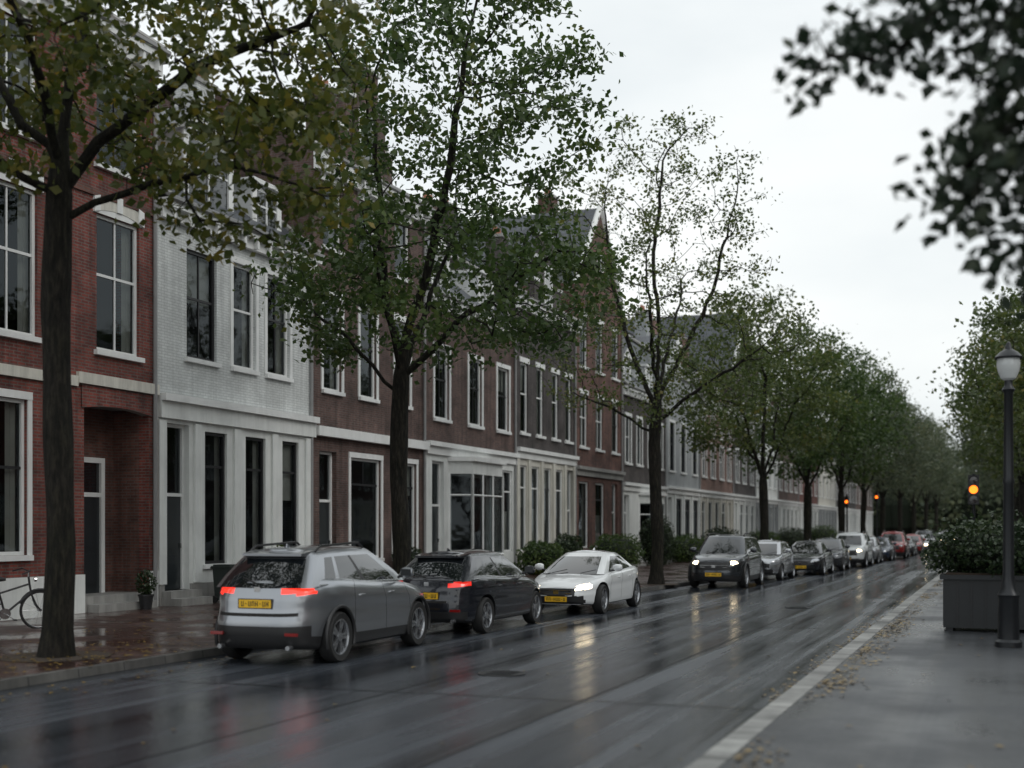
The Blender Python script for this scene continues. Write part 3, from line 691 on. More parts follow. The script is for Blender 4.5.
for k,(x,y,rx,ry,rz) in enumerate([(-16.9,46.5,.8,1.0,.62),(-17.2,50.5,.6,1.0,.75),(-16.2,54.5,1.0,1.6,.75),(-15.8,60,.8,1.0,1.15),(-15.8,66.5,1.0,2.0,.7),(-15.5,74,1.0,1.6,.9),(-14.8,84,1.1,2.2,.8),(-14.5,95,1.2,2.5,.9),(-14,108,1.2,3,1.0),(4.6,33,1.0,4.5,.8),(4.6,46,1.0,5,.9)]):
    hedge('shrub' if k<9 else 'hedge',x,y,rx,ry,rz,2600,.12,seed=k+3,boxy=2.4 if k<9 else 3.5,leaf='leaf_hedge' if k%2 else 'leaf_green')
hedge('shrub',-17.6,28.4,.45,.55,.65,1500,.09,seed=40,boxy=2.2,leaf='leaf_olive')
hedge('shrub',-17.5,36.0,.4,.6,.6,1200,.09,seed=41,boxy=2.2)

# ------------------------------------------------------------------ cars
def superhalf(L,W,n=5,N_=105,seams=()):
    t=np.linspace(0,math.pi,3000); c=np.cos(t); s_=np.abs(np.sin(t))
    x=-np.sign(c)*np.abs(c)**(2/n)*L/2; y=s_**(2/n)*W
    x[0]=-L/2; x[-1]=L/2; y[0]=0;y[-1]=0
    d=np.r_[0,np.cumsum(np.hypot(np.diff(x),np.diff(y)))]
    u=np.linspace(0,d[-1],N_)
    ext=[]
    for sx in seams:
        for o in (-.007,.007):
            ext.append(float(np.interp(sx+o,x,d)))
    u=np.array([q for q in u if all(abs(q-e_)>.015 for e_ in ext)]+ext); u.sort()
    return np.interp(u,d,x),np.interp(u,d,y)
def shell(mb,rings,K,crown,matf,bottom=True):
    n=len(rings[0]); J=len(rings); rid=[];lid=[]
    for rg in rings:
        r_=[];l_=[]
        for i,(x,y,z) in enumerate(rg):
            if i in (0,n-1): mb.v.append((x,0,z)); r_.append(len(mb.v)-1); l_.append(len(mb.v)-1)
            else:
                mb.v.append((x,-y,z)); r_.append(len(mb.v)-1); mb.v.append((x,y,z)); l_.append(len(mb.v)-1)
        rid.append(r_); lid.append(l_)
    def addf(ids,i,j,kind):
        ids=[k for q,k in enumerate(ids) if k not in ids[:q]]
        if len(ids)<3: return
        c=np.mean([mb.v[k] for k in ids],axis=0)
        mb.f.append(tuple(ids)); mb.m.append(mb.mi(matf(c,i,j,kind)))
    for j in range(J-1):
        for i in range(n-1):
            addf([rid[j][i],rid[j][i+1],rid[j+1][i+1],rid[j+1][i]],i,j,'side')
            addf([lid[j][i+1],lid[j][i],lid[j+1][i],lid[j+1][i+1]],i,j,'side')
    def cap(j,cr,flip,kind):
        rows=[]
        for i in range(n):
            a=mb.v[rid[j][i]]; b_=mb.v[lid[j][i]]
            if i in (0,n-1): rows.append([rid[j][i]]*(K+1)); continue
            row=[rid[j][i]]
            for k in range(1,K):
                t=k/K; z=a[2]+cr(a[0],abs(a[1]))*(1-(2*t-1)**2)
                mb.v.append((a[0],a[1]+(b_[1]-a[1])*t,z)); row.append(len(mb.v)-1)
            row.append(lid[j][i]); rows.append(row)
        for i in range(n-1):
            for k in range(K):
                ids=[rows[i][k],rows[i][k+1],rows[i+1][k+1],rows[i+1][k]]
                if not flip: ids=ids[::-1]
                addf(ids,i,k,kind)
    cap(J-1,crown,False,'top')
    if bottom: cap(0,lambda a,b_:0,True,'bottom')
def bx(mb,c,s_,mat): mb.box(c[0]-s_[0]/2,c[0]+s_[0]/2,c[1]-s_[1]/2,c[1]+s_[1]/2,c[2]-s_[2]/2,c[2]+s_[2]/2,mat)
def wheelmesh(Rw,w=.22):
    mb=MB()
    rr=Rw*.70
    prof=[(rr,-w/2+.02),(Rw*.93,-w/2),(Rw*.985,-w/2+.03),(Rw,-w/2+.07),(Rw,w/2-.07),(Rw*.985,w/2-.03),(Rw*.93,w/2),(rr,w/2-.02)]
    mb.lathe(prof,'rubber',axis='y',sides=36)
    mb.lathe([(rr*1.01,-w/2+.015),(rr*.95,-w/2+.012),(rr*.90,-w/2+.05),(rr*.88,w/2-.03)],'rim',axis='y',sides=36)
    mb.lathe([(rr*.9,-w/2+.10),(.0,-w/2+.10)],'black_plastic',axis='y',sides=24)
    mb.lathe([(.075,-w/2+.10),(.065,-w/2+.02),(.0,-w/2+.015)],'rim',axis='y',sides=14)
    for k in range(5):
        for o in (-.17,.17):
            t=2*math.pi*k/5
            p0=Vector((math.cos(t+o*.5)*.05,0,math.sin(t+o*.5)*.05)); p1=Vector((math.cos(t+o)*rr*.93,0,math.sin(t+o)*rr*.93))
            n_=Vector((-math.sin(t),0,math.cos(t)))
            y0,y1=-w/2+.03,-w/2+.075
            a,b_=.02,.026
            pts=[p0-n_*a,p0+n_*a,p1+n_*b_,p1-n_*b_]
            f=[Vector((p.x,y0,p.z)) for p in pts]; bk=[Vector((p.x,y1,p.z)) for p in pts]
            mb.face(f,'rim')
            for q in range(4): mb.face([f[q],f[(q+1)%4],bk[(q+1)%4],bk[q]],'rim')
    return mb.mesh('wheel',smooth=True,uv=False,sharp=30)
def car_mesh(c):
    L,W,H=c['L'],c['W'],c['H']; Rw=c['Rw']; xwr=-L/2+c['ro']; xwf=L/2-c['fo']
    paint=c['paint']; mats=[paint,'black_plastic','car_glass',c['tail'],c['head'],'chrome','interior']
    mb=MB()
    for q in mats: mb.mi(q)
    seams=c['seams']; X,Y=superhalf(L,W,n=c.get('pn',4.2),seams=seams)
    zsx=[q[0] for q in c['zs']]; zsz=[q[1] for q in c['zs']]
    vs=[0,.04,.09,.15,.2,.25,.3,.35,.4,.45,.5,.55,.6,.64,.68,.72,.76,.8,.84,.87,.9,.93,.955,.975,.99,1]
    wv=lambda v:float(np.interp(v,[0,.04,.12,.3,.45,.6,.66,.72,.8,.9,.955,.99,1],[.90,.95,.975,.985,.99,.983,.99,.998,.995,.975,.95,.915,.89]))
    rings=[]
    for v in vs:
        rg=[]
        for x,y in zip(X,Y):
            fr=(x+L/2)/L; zt=float(np.interp(fr,zsx,zsz)); zb=.21+.06*max(0,abs(2*fr-1)-.8)*5*.5
            z=zb+(zt-zb)*v
            ri=float(np.interp(z,*c['rear'])); fi=float(np.interp(z,*c['front']))
            x2=-L/2+ri+(L-ri-fi)*fr
            fl=0
            for xw in (xwr,xwf): fl=max(fl,.022*math.exp(-((x-xw)/.42)**2)*math.exp(-((z-.55)/.25)**2))
            rg.append((x2,y*(wv(v)+fl),z))
        rings.append(rg)
    seamI=set()
    for k,x in enumerate(X[:-1]):
        for sx in seams:
            if abs((X[k]+X[k+1])/2-sx)<.004: seamI.add(k)
    def matf(cn,i,j,kind):
        x,y,z=cn; ay=abs(y); dr=x+L/2; df=L/2-x
        if kind=='bottom': return 'black_plastic'
        if kind=='top': return paint
        if z<c['clad']: return 'black_plastic'
        if dr<c['tl_wrap'] and c['tlz'][0]+max(0,(dr-.1))*.12<z<c['tlz'][1]-max(0,(.62-ay))*.15 and ay>c['tly']: return c['tail']
        if df<c['hl_wrap'] and ay>c['hly'] and c['hlz'][0]+ (df*.10)<z<c['hlz'][1]+df*.12: return c['head']
        if df<.35 and ay<c['hly']-.02 and c['grz'][0]<z<c['grz'][1]: return 'black_plastic'
        if df<.35 and ay<W*.68 and .26<z<.43: return 'black_plastic'
        if dr<.3 and z<c['rbump']: return 'black_plastic'
        if i in seamI and .3<z and ay>.8*W: return 'interior'
        if abs(z-c.get('bseam',.6))<.012 and dr<.35: return 'interior'
        return paint
    shell(mb,rings,10,lambda x,y:c['crown']*min(1,y/(.6*W)),matf)
    me=mb.mesh('body',uv=False)
    o=bpy.data.objects.new('tmp',me); scene.collection.objects.link(o); cs=[]
    for xw in (xwr,xwf):
        for sg in (-1,1):
            cb=MB()
            for q in mats: cb.mi(q)
            cb.tube([(xw,sg*(W-.30),Rw+.01),(xw,sg*(W+.3),Rw+.01)],Rw*1.14,'black_plastic',40)
            co=bpy.data.objects.new('cut',cb.mesh('cut',uv=False)); scene.collection.objects.link(co); cs.append(co)
            md=o.modifiers.new('b','BOOLEAN'); md.operation='DIFFERENCE'; md.object=co; md.solver='EXACT'
    bpy.context.view_layer.update()
    dg=bpy.context.evaluated_depsgraph_get(); me2=bpy.data.meshes.new_from_object(o.evaluated_get(dg))
    for q in cs+[o]: bpy.data.objects.remove(q)
    me2.polygons.foreach_set('use_smooth',[True]*len(me2.polygons)); me2.set_sharp_from_angle(angle=R(28))
    gb=MB(); g=c['gh']; rings=[]
    cols=c['cols']
    zb_=g['z0']; sag=g.get('sag',0)
    for zf in (0,.3,.6,.80,.88,.94,.98,1):
        tt=min(1,zf/.9)
        xr=g['xr0']+(g['xr1']-g['xr0'])*tt**g.get('rc',1.15); xf=g['xf0']+(g['xf1']-g['xf0'])*tt**1.12
        ins=max(0,zf-.86)/.14; rnd=.10*(1-math.sqrt(max(0,1-ins*ins)))
        hw=g['w0']+(g['w1']-g['w0'])*tt**1.25-rnd*1.3; xr+=rnd*1.2; xf-=rnd*1.6
        z=zb_+(H-.045-zb_)*zf
        rg=[(xr-.06,0,z),(xr-.055,hw*.3,z),(xr-.035,hw*.6,z),(xr,hw*.82,z),(xr+.04,hw*.92,z),(xr+.10,hw*.975,z)]
        for fq,_m in cols:
            bul=math.sin(math.pi*fq)*.03
            rg.append((xr+.16+(xf-.26-xr-.16)*fq,hw*1.0+bul-.015,z))
        rg+=[(xf-.17,hw*.97,z),(xf-.09,hw*.90,z),(xf-.03,hw*.80,z),(xf+.03,hw*.5,z),(xf+.05,hw*.25,z),(xf+.055,0,z)]
        def dz(x):
            u=(x-.0)/(L/2); return -sag*zf*(max(0,-u)**2)-.05*zf*max(0,u)**2
        rings.append([(a,b_,zz+dz(a)) for a,b_,zz in rg])
    nc=len(cols)
    def gm(cn,i,j,kind):
        if kind!='side' or j>=3: return paint
        if i<3: return 'car_glass'
        if i<6: return paint
        if i<6+nc-1: return {'g':'car_glass','p':paint,'b':'black_plastic'}[cols[i-6][1]]
        if i<6+nc+2: return paint
        return 'car_glass'
    shell(gb,rings,8,lambda x,y:.045*min(1,y/.3),gm,bottom=False)
    gme=gb.mesh('cabin',uv=False,smooth=True,sharp=30)
    d=MB()
    hr=H-sag*((-g['xr1'])/(L/2))**2
    if c.get('rails'):
        for s_ in (-1,1):
            yy=s_*(g['w1']-.06); d.tube([(g['xr1']+.15,yy,hr-.05),(g['xr1']+.3,yy,hr+.03),(-.2,yy,H+.025),(g['xf1']-.45,yy,H+.02),(g['xf1']-.3,yy,H-.05)],.018,'black_plastic',6)
    for s_ in (-1,1):
        mx=g['xf0']-.55; my=s_*(W+.07); mz=g['z0']+.14
        k0=len(d.v); d.lathe([(.0,-.11),(.06,-.10),(.085,-.04),(.085,.04),(.06,.10),(0,.11)],paint,(0,0,0),axis='y',sides=12)
        for q in range(k0,len(d.v)):
            a,b_,e_=d.v[q]; d.v[q]=(mx+a*(1.0 if a>0 else .5),my+b_,mz+e_*.95)
        bx(d,(mx-.045,my,mz),(.008,.17,.11),'car_glass')
        d.tube([(mx+.02,s_*(W-.10),mz-.08),(mx+.02,my,mz-.03)],.022,'black_plastic',6)
    hz=c.get('hz',.86)
    for hx in c['handles']:
        for s_ in (-1,1): d.tube([(hx-.09,s_*W*.985,hz),(hx-.07,s_*(W+.012),hz+.005),(hx+.07,s_*(W+.012),hz+.005),(hx+.09,s_*W*.985,hz)],.013,paint,6)
    for s_ in (-1,1):
        d.tube([(g['xr0']+.25,s_*(g['w0']+.02),g['z0']+.035),(0,s_*(g['w0']+.045),g['z0']+.03),(g['xf0']-.5,s_*(g['w0']+.02),g['z0']+.02)],.012,'chrome',5)
    for side,zz in ((-1,c['pz'][0]),(1,c['pz'][1])):
        ins=float(np.interp(zz,*(c['rear'] if side<0 else c['front']))); x=side*(L/2-ins+.012)
        bx(d,(x,0,zz),(.02,.52,.115),'plate_yellow'); bx(d,(x-side*.004,0,zz),(.022,.55,.14),'black_plastic')
        xx=x+side*.0115
        yy=-.2
        for ch in 'NX-417-B':
            if ch=='-': bx(d,(xx,yy,zz),(.002,.022,.012),'plate_ink')
            else:
                bx(d,(xx,yy-.015,zz),(.002,.011,.07),'plate_ink'); bx(d,(xx+side*.0005,yy+.015,zz),(.002,.011,.07),'plate_ink')
                bx(d,(xx+side*.001,yy,zz+random.choice((-.03,0,.03))),(.002,.03,.011),'plate_ink')
            yy+=.057
    bz=c['tlz'][1]-.05
    bx(d,(-L/2+float(np.interp(bz,*c['rear']))-.005,0,bz),(.02,.09,.07),'chrome')
    zf=(c['grz'][0]+c['grz'][1])/2; xg=L/2-float(np.interp(zf,*c['front']))
    for k in (-.03,.03): bx(d,(xg-.004,0,zf+k),(.02,(c['hly']-.05)*1.8,.012),'chrome')
    bx(d,(xg+.006,0,zf),(.02,.12,.09),'chrome')
    for s_ in (-1,1): d.tube([(-L/2+.1,s_*.55,.27),(-L/2-.005,s_*.55,.27)],.035,'rim',10)
    for s_ in (-1,1): bx(d,(-L/2+float(np.interp(.46,*c['rear']))+.012,s_*.6,.46),(.03,.2,.045),'tail_off')
    d.tube([(g['xr1']+.38,0,hr-.01),(g['xr1']+.27,0,hr+.055),(g['xr1']+.26,0,hr-.01)],[.03,.012,.02],paint,6)
    if c.get('spoiler'):
        zz=hr-.08; x0=g['xr1']-.02
        w_=g['w1']*.88
        d.face([(x0+.22,-w_,zz+.05),(x0+.22,w_,zz+.05),(x0-.14,w_*.92,zz+.005),(x0-.14,-w_*.92,zz+.005)],paint)
        d.face([(x0+.22,-w_,zz-.05),(x0+.22,w_,zz-.05),(x0-.14,w_*.92,zz-.03),(x0-.14,-w_*.92,zz-.03)],'black_plastic')
        d.face([(x0-.14,w_*.92,zz+.005),(x0-.14,-w_*.92,zz+.005),(x0-.14,-w_*.92,zz-.03),(x0-.14,w_*.92,zz-.03)],paint)
        for q in (-1,1): d.face([(x0+.22,q*w_,zz+.05),(x0-.14,q*w_*.92,zz+.005),(x0-.14,q*w_*.92,zz-.03),(x0+.22,q*w_,zz-.05)],paint)
        xa=g['xr0']-.07; d.tube([(xa,.0,g['z0']+.06),(xa+.09,.28,g['z0']+.14)],.012,'black_plastic',5)
    for s_ in (-1,1):
        d.tube([(g['xf0']+.05,s_*.35-.1,g['z0']+.02),(g['xf0']-.05,s_*.35+.25,g['z0']+.10)],.009,'black_plastic',5)
    for xw in (xwr,xwf):
        for s_ in (-1,1):
            yo=float(np.interp(xw,X,Y))*1.0
            pts=[(xw+math.cos(t)*Rw*1.17,s_*yo,Rw+.01+math.sin(t)*Rw*1.17) for t in np.linspace(-.35,math.pi+.35,20)]
            if c.get('archtrim'): d.tube(pts,.028,'black_plastic',6)
    dme=d.mesh('trim',uv=False,smooth=True,sharp=30)
    return dict(body=me2,cabin=gme,trim=dme,wheel=wheelmesh(Rw),c=c,xw=(xwr,xwf))
def recolor(me,old,new):
    m2=me.copy()
    for k,mt in enumerate(m2.materials):
        if mt and mt.name==old: m2.materials[k]=M[new]
    return m2
def place_car(cm,name,x,y,heading,paint=None,yaw=0,lights=True):
    c=cm['c']; e=empty(name,(x,y,0),R(90 if heading>0 else -90)+yaw)
    for p in ('body','cabin','trim'):
        me=cm[p] if not paint or paint==c['paint'] else recolor(cm[p],c['paint'],paint)
        if not lights: me=recolor(me,'head_lit','head_off')
        obj(p,me,e)
    for k,xw in enumerate(cm['xw']):
        for sg in (-1,1):
            o=obj('wheel_%d'%(k*2+(sg>0)+1),cm['wheel'],e,(xw,sg*(c['W']-.125),c['Rw']))
            o.rotation_euler=(0,random.random()*6,0) if sg<0 else (0,random.random()*6,math.pi)
    return e
SUV=dict(L=4.55,W=.94,H=1.70,Rw=.37,ro=.90,fo=.90,paint='paint_gunmetal',tail='tail_lit',head='head_off',
 zs=[(0,1.16),(.06,1.22),(.2,1.21),(.45,1.14),(.66,1.10),(.74,1.08),(.9,.99),(.97,.90),(1,.80)],
 rear=([.2,.3,.45,.62,.78,.95,1.1,1.22],[.15,.04,0,.0,.05,.07,.12,.24]),front=([.2,.3,.5,.7,.85,1.0],[.10,.03,0,.02,.10,.25]),
 seams=(-.95,.12,1.02),clad=.40,tlz=(1.0,1.13),tly=.38,tl_wrap=.40,hlz=(.68,.80),hly=.48,hl_wrap=.45,grz=(.55,.75),rbump=.56,crown=.05,bseam=.72,hz=.95,
 gh=dict(z0=1.10,xr0=-2.10,xr1=-1.62,xf0=1.25,xf1=.35,w0=.80,w1=.60,sag=.09),
 cols=[(0,'p'),(.10,'g'),(.22,'p'),(.26,'g'),(.50,'b'),(.54,'g'),(.92,'p'),(1,'p')],rails=True,handles=(-.75,.28),pz=(.88,.45),spoiler=True,archtrim=True)
HAT=dict(SUV); HAT.update(L=4.35,W=.91,H=1.54,Rw=.335,paint='paint_nearblack',tail='tail_red',zs=[(0,1.02),(.06,1.07),(.2,1.07),(.45,1.02),(.66,.98),(.74,.96),(.9,.86),(.97,.78),(1,.68)],
 rear=([.2,.3,.45,.62,.72,.85,1.0,1.1],[.14,.03,0,.01,.04,.06,.12,.22]),gh=dict(z0=.98,xr0=-2.0,xr1=-1.42,xf0=1.20,xf1=.28,w0=.78,w1=.58,sag=.08),clad=.27,tlz=(.86,.98),tly=.42,rails=False,archtrim=False,rbump=.42,bseam=.6,pz=(.72,.38),ro=.86,fo=.86,hlz=(.58,.70),grz=(.48,.64),hz=.86)
SED=dict(SUV); SED.update(L=4.55,W=.90,H=1.42,Rw=.335,pn=3.6,paint='paint_pearl',tail='tail_off',head='head_lit',zs=[(0,.93),(.05,.99),(.16,1.01),(.25,.99),(.5,.94),(.7,.91),(.76,.89),(.9,.78),(.97,.69),(1,.60)],
 rear=([.2,.3,.45,.62,.8,.95,1.0],[.14,.03,0,.01,.03,.06,.10]),front=([.2,.3,.45,.6,.75,.9],[.12,.03,0,.05,.16,.3]),
 gh=dict(z0=.89,xr0=-1.85,xr1=-.85,xf0=1.22,xf1=.25,w0=.77,w1=.56,rc=1.0,sag=.1),cols=[(0,'p'),(.06,'p'),(.12,'g'),(.44,'b'),(.48,'g'),(.92,'p'),(1,'p')],
 clad=.24,tlz=(.76,.88),tly=.45,rails=False,archtrim=False,rbump=.3,bseam=.5,pz=(.6,.36),hlz=(.555,.655),hly=.44,hl_wrap=.42,grz=(.44,.60),spoiler=False,fo=.86,ro=.95,seams=(-.85,.1,.98),handles=(-.6,.3),hz=.80)
SUB=dict(SUV); SUB.update(L=4.55,W=.94,H=1.74,Rw=.37,paint='paint_dkgrey',tail='tail_off',head='head_lit',zs=[(0,1.06),(.06,1.13),(.2,1.15),(.45,1.12),(.66,1.10),(.74,1.10),(.9,1.03),(.97,.96),(1,.86)],
 rear=([.2,.3,.45,.62,.72,.85,1.0,1.1],[.14,.03,0,.01,.05,.06,.10,.20]),gh=dict(z0=1.08,xr0=-2.1,xr1=-1.85,xf0=1.25,xf1=.55,w0=.82,w1=.66,sag=.03),hlz=(.76,.86),grz=(.58,.85),hly=.54,hl_wrap=.3,pz=(.8,.45),rbump=.42)
SMA=dict(HAT); SMA.update(L=3.85,W=.85,H=1.50,Rw=.30,paint='paint_silver',tail='tail_off',head='head_off',seams=(-.85,.2,.95),gh=dict(z0=.96,xr0=-1.74,xr1=-1.35,xf0=1.10,xf1=.35,w0=.74,w1=.58,sag=.05),ro=.62,fo=.72)
cs_=car_mesh(SUV); ch_=car_mesh(HAT); cd_=car_mesh(SED); cb_=car_mesh(SUB); cm_=car_mesh(SMA)
place_car(cs_,'parked_suv',-9.86,17.35,1,yaw=R(1.5))
place_car(ch_,'parked_hatchback_car',-9.72,22.7,1)
place_car(cd_,'parked_sedan_car',-9.25,28.65,-1)
place_car(cb_,'parked_suv',-8.6,42.1,-1)
for (cm,nm,x,y,hd,pt,li) in [(cm_,'parked_hatchback_car',-8.35,48.2,-1,'paint_silver',0),(cd_,'parked_sedan_car',-7.6,54,-1,'paint_nearblack',0),(cm_,'parked_hatchback_car',-7.45,59.6,-1,'paint_dkgrey',0),
    (cb_,'parked_suv',-7.1,66,-1,'paint_pearl',1),(cm_,'parked_hatchback_car',-7.0,72,-1,'paint_silver',0),(cd_,'parked_sedan_car',-6.8,78,-1,'paint_navy',0),(cb_,'parked_suv',-6.5,85,-1,'paint_red',0),
    (cd_,'parked_sedan_car',-6.4,92,-1,'paint_nearblack',0),(cm_,'parked_hatchback_car',-6.2,99,-1,'paint_red',0),(cd_,'parked_sedan_car',-6.1,106,-1,'paint_silver',1),(cb_,'parked_suv',-6.1,114,-1,'paint_dkgrey',0),
    (cd_,'parked_sedan_car',-6.1,122,-1,'paint_navy',0),(cb_,'driving_suv',-4.9,135,-1,'paint_nearblack',1),(cd_,'parked_sedan_car',-6.1,146,-1,'paint_pearl',0)]:
    place_car(cm,nm,x,y,hd,pt,yaw=R(random.uniform(-1,1)),lights=li)

# ------------------------------------------------------------------ street furniture
mb=MB()
mb.lathe([(.20,0),(.20,.08),(.16,.12),(.15,.75),(.17,.8),(.11,.9),(.085,1.1),(.075,2.5),(.09,2.55),(.075,2.6),(.065,3.9),(.10,3.96),(.06,4.02),(.06,4.1)],'lamp_metal',sides=20)
e=empty('street_lamp',(.12,20.7,.12)); obj('post',mb.mesh('post',smooth=True,uv=False),e)
mb=MB(); mb.lathe([(.06,4.1),(.11,4.13),(.16,4.25),(.175,4.35),(.165,4.44)],'lamp_glass',sides=20)
mb.lathe([(.20,4.43),(.205,4.46),(.14,4.53),(.06,4.58),(.03,4.68),(.0,4.7)],'lamp_metal',sides=20); obj('lantern',mb.mesh('lantern',smooth=True,uv=False),e)
def traffic(x,y,zc,rotz,lit='amber_lens',sc=1):
    e=empty('traffic_light',(x,y,.12),rotz); mb=MB()
    mb.lathe([(.12,0),(.12,.1),(.06,.14),(.055,zc+.55),(0,zc+.56)],'lamp_metal',sides=14); obj('pole',mb.mesh('pole',smooth=True,uv=False),e)
    mb=MB(); mb.box(-.17*sc,.17*sc,-.32,-.08,zc-.48*sc,zc+.48*sc,'black_plastic')
    for k,z in enumerate((zc-.31*sc,zc,zc+.31*sc)):
        mb.lathe([(.135*sc,-.335),(.0,-.345)],lit if k==1 else 'dark_lens',(0,0,z),axis='y',sides=18)
        for t in np.linspace(-.2,math.pi+.2,11)[:-1]:
            t2=t+(math.pi+.4)/10; q=.145*sc
            mb.face([(math.cos(t)*q,-.32,z+math.sin(t)*q),(math.cos(t2)*q,-.32,z+math.sin(t2)*q),(math.cos(t2)*q,-.5,z+math.sin(t2)*q),(math.cos(t)*q,-.5,z+math.sin(t)*q)],'black_plastic')
    obj('signal_head',mb.mesh('head',uv=False),e)
traffic(-.85,46,3.15,0,sc=1.05); traffic(-10.2,92,3.7,0,sc=.8); traffic(-9.2,104,4.3,0,sc=.8)
mb=MB(); e=empty('planter_box',(.35,24.2,.12))
x0,x1,y0,y1=-1.35,1.35,-.75,.75
mb.box(x0+.06,x1-.06,y0+.06,y1-.06,.06,.92,'planter_box')
mb.box(x0,x1,y0,y1,.92,1.0,'planter_box')
for fx in (x0+.1,x1-.22):
    for fy in (y0+.1,y1-.22): mb.box(fx,fx+.12,fy,fy+.12,0,.06,'planter_box')
for k in range(1,11):
    xx=x0+.06+(x1-x0-.12)*k/11; mb.box(xx-.012,xx+.012,y0+.045,y0+.062,.08,.9,'frame_black')
for k in range(1,6):
    yy=y0+.06+(y1-y0-.12)*k/6; mb.box(x0+.045,x0+.062,yy-.012,yy+.012,.08,.9,'frame_black')
mb.box(x0+.1,x1-.1,y0+.1,y1-.1,1.001,1.03,'soil'); obj('box',mb.mesh('box',uv=False),e)
rng=np.random.default_rng(8)
C=ellip(rng,(0,0,1.4),(1.75,1.05,.6),9000,.85); C=C[C[:,2]>.85]; C[:,2]+=.08*np.sin(C[:,0]*5)
C2=ellip(rng,(-.2,0,1.7),(1.5,.9,.5),700,.9)
obj('hedge_leaves',leafmesh('hl',np.vstack([C,C2]),.085,'leaf_hedge',rng),e)
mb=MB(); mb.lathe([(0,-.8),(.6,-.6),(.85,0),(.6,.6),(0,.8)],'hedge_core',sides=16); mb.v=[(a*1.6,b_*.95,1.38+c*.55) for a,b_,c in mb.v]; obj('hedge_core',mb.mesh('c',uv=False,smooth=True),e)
def bin_(x,y,rot=0,s=1):
    e=empty('wheelie_bin',(x,y,.12),rot,s); mb=MB()
    k=len(mb.v)
    mb.box(-.26,.26,-.24,.24,.08,.95,'bin_green')
    for q in range(k,k+4): a=mb.v[q]; mb.v[q]=(a[0]*.8,a[1]*.8,a[2])
    mb.box(-.29,.30,-.27,.27,.951,1.0,'bin_green'); mb.box(-.25,.25,-.22,.22,1.001,1.04,'bin_green')
    mb.tube([(-.34,-.2,.95),(-.34,.2,.95)],.018,'black_plastic',6); mb.tube([(-.34,-.2,.95),(-.27,-.2,.93)],.015,'black_plastic',6); mb.tube([(-.34,.2,.95),(-.27,.2,.93)],.015,'black_plastic',6)
    for q in (-.24,.24): mb.lathe([(0,-.03),(.1,-.03),(.1,.03),(0,.03)],'rubber',(-.2,q,.1),axis='y',sides=14)
    obj('bin',mb.mesh('bin',uv=False),e)
bin_(-17.7,26.0,.1,.9); bin_(-17.65,26.75,-.1,.8)
def pot(x,y,s,seed):
    e=empty('potted_plant',(x,y,.12),0,s); mb=MB(); mb.lathe([(0,0),(.16,0),(.22,.4),(.24,.4),(.24,.45),(.2,.45),(.19,.38),(0,.38)],'frame_black',sides=16); obj('pot',mb.mesh('pot',uv=False,smooth=True),e)
    rng=np.random.default_rng(seed); C=ellip(rng,(0,0,.8),(.32,.32,.42),500,.5); obj('leaves',leafmesh('pl',C,.1,'leaf_hedge',rng),e)
    mb=MB()
    for k in range(5): mb.tube([(0,0,.38),(.15*math.cos(k*1.3),.15*math.sin(k*1.3),.9)],.012,'bark',5)
    obj('stems',mb.mesh('st',uv=False),e)
pot(-17.9,23.2,.75,1); pot(-17.9,33.2,1,3); pot(-17.9,36.1,1.1,4)
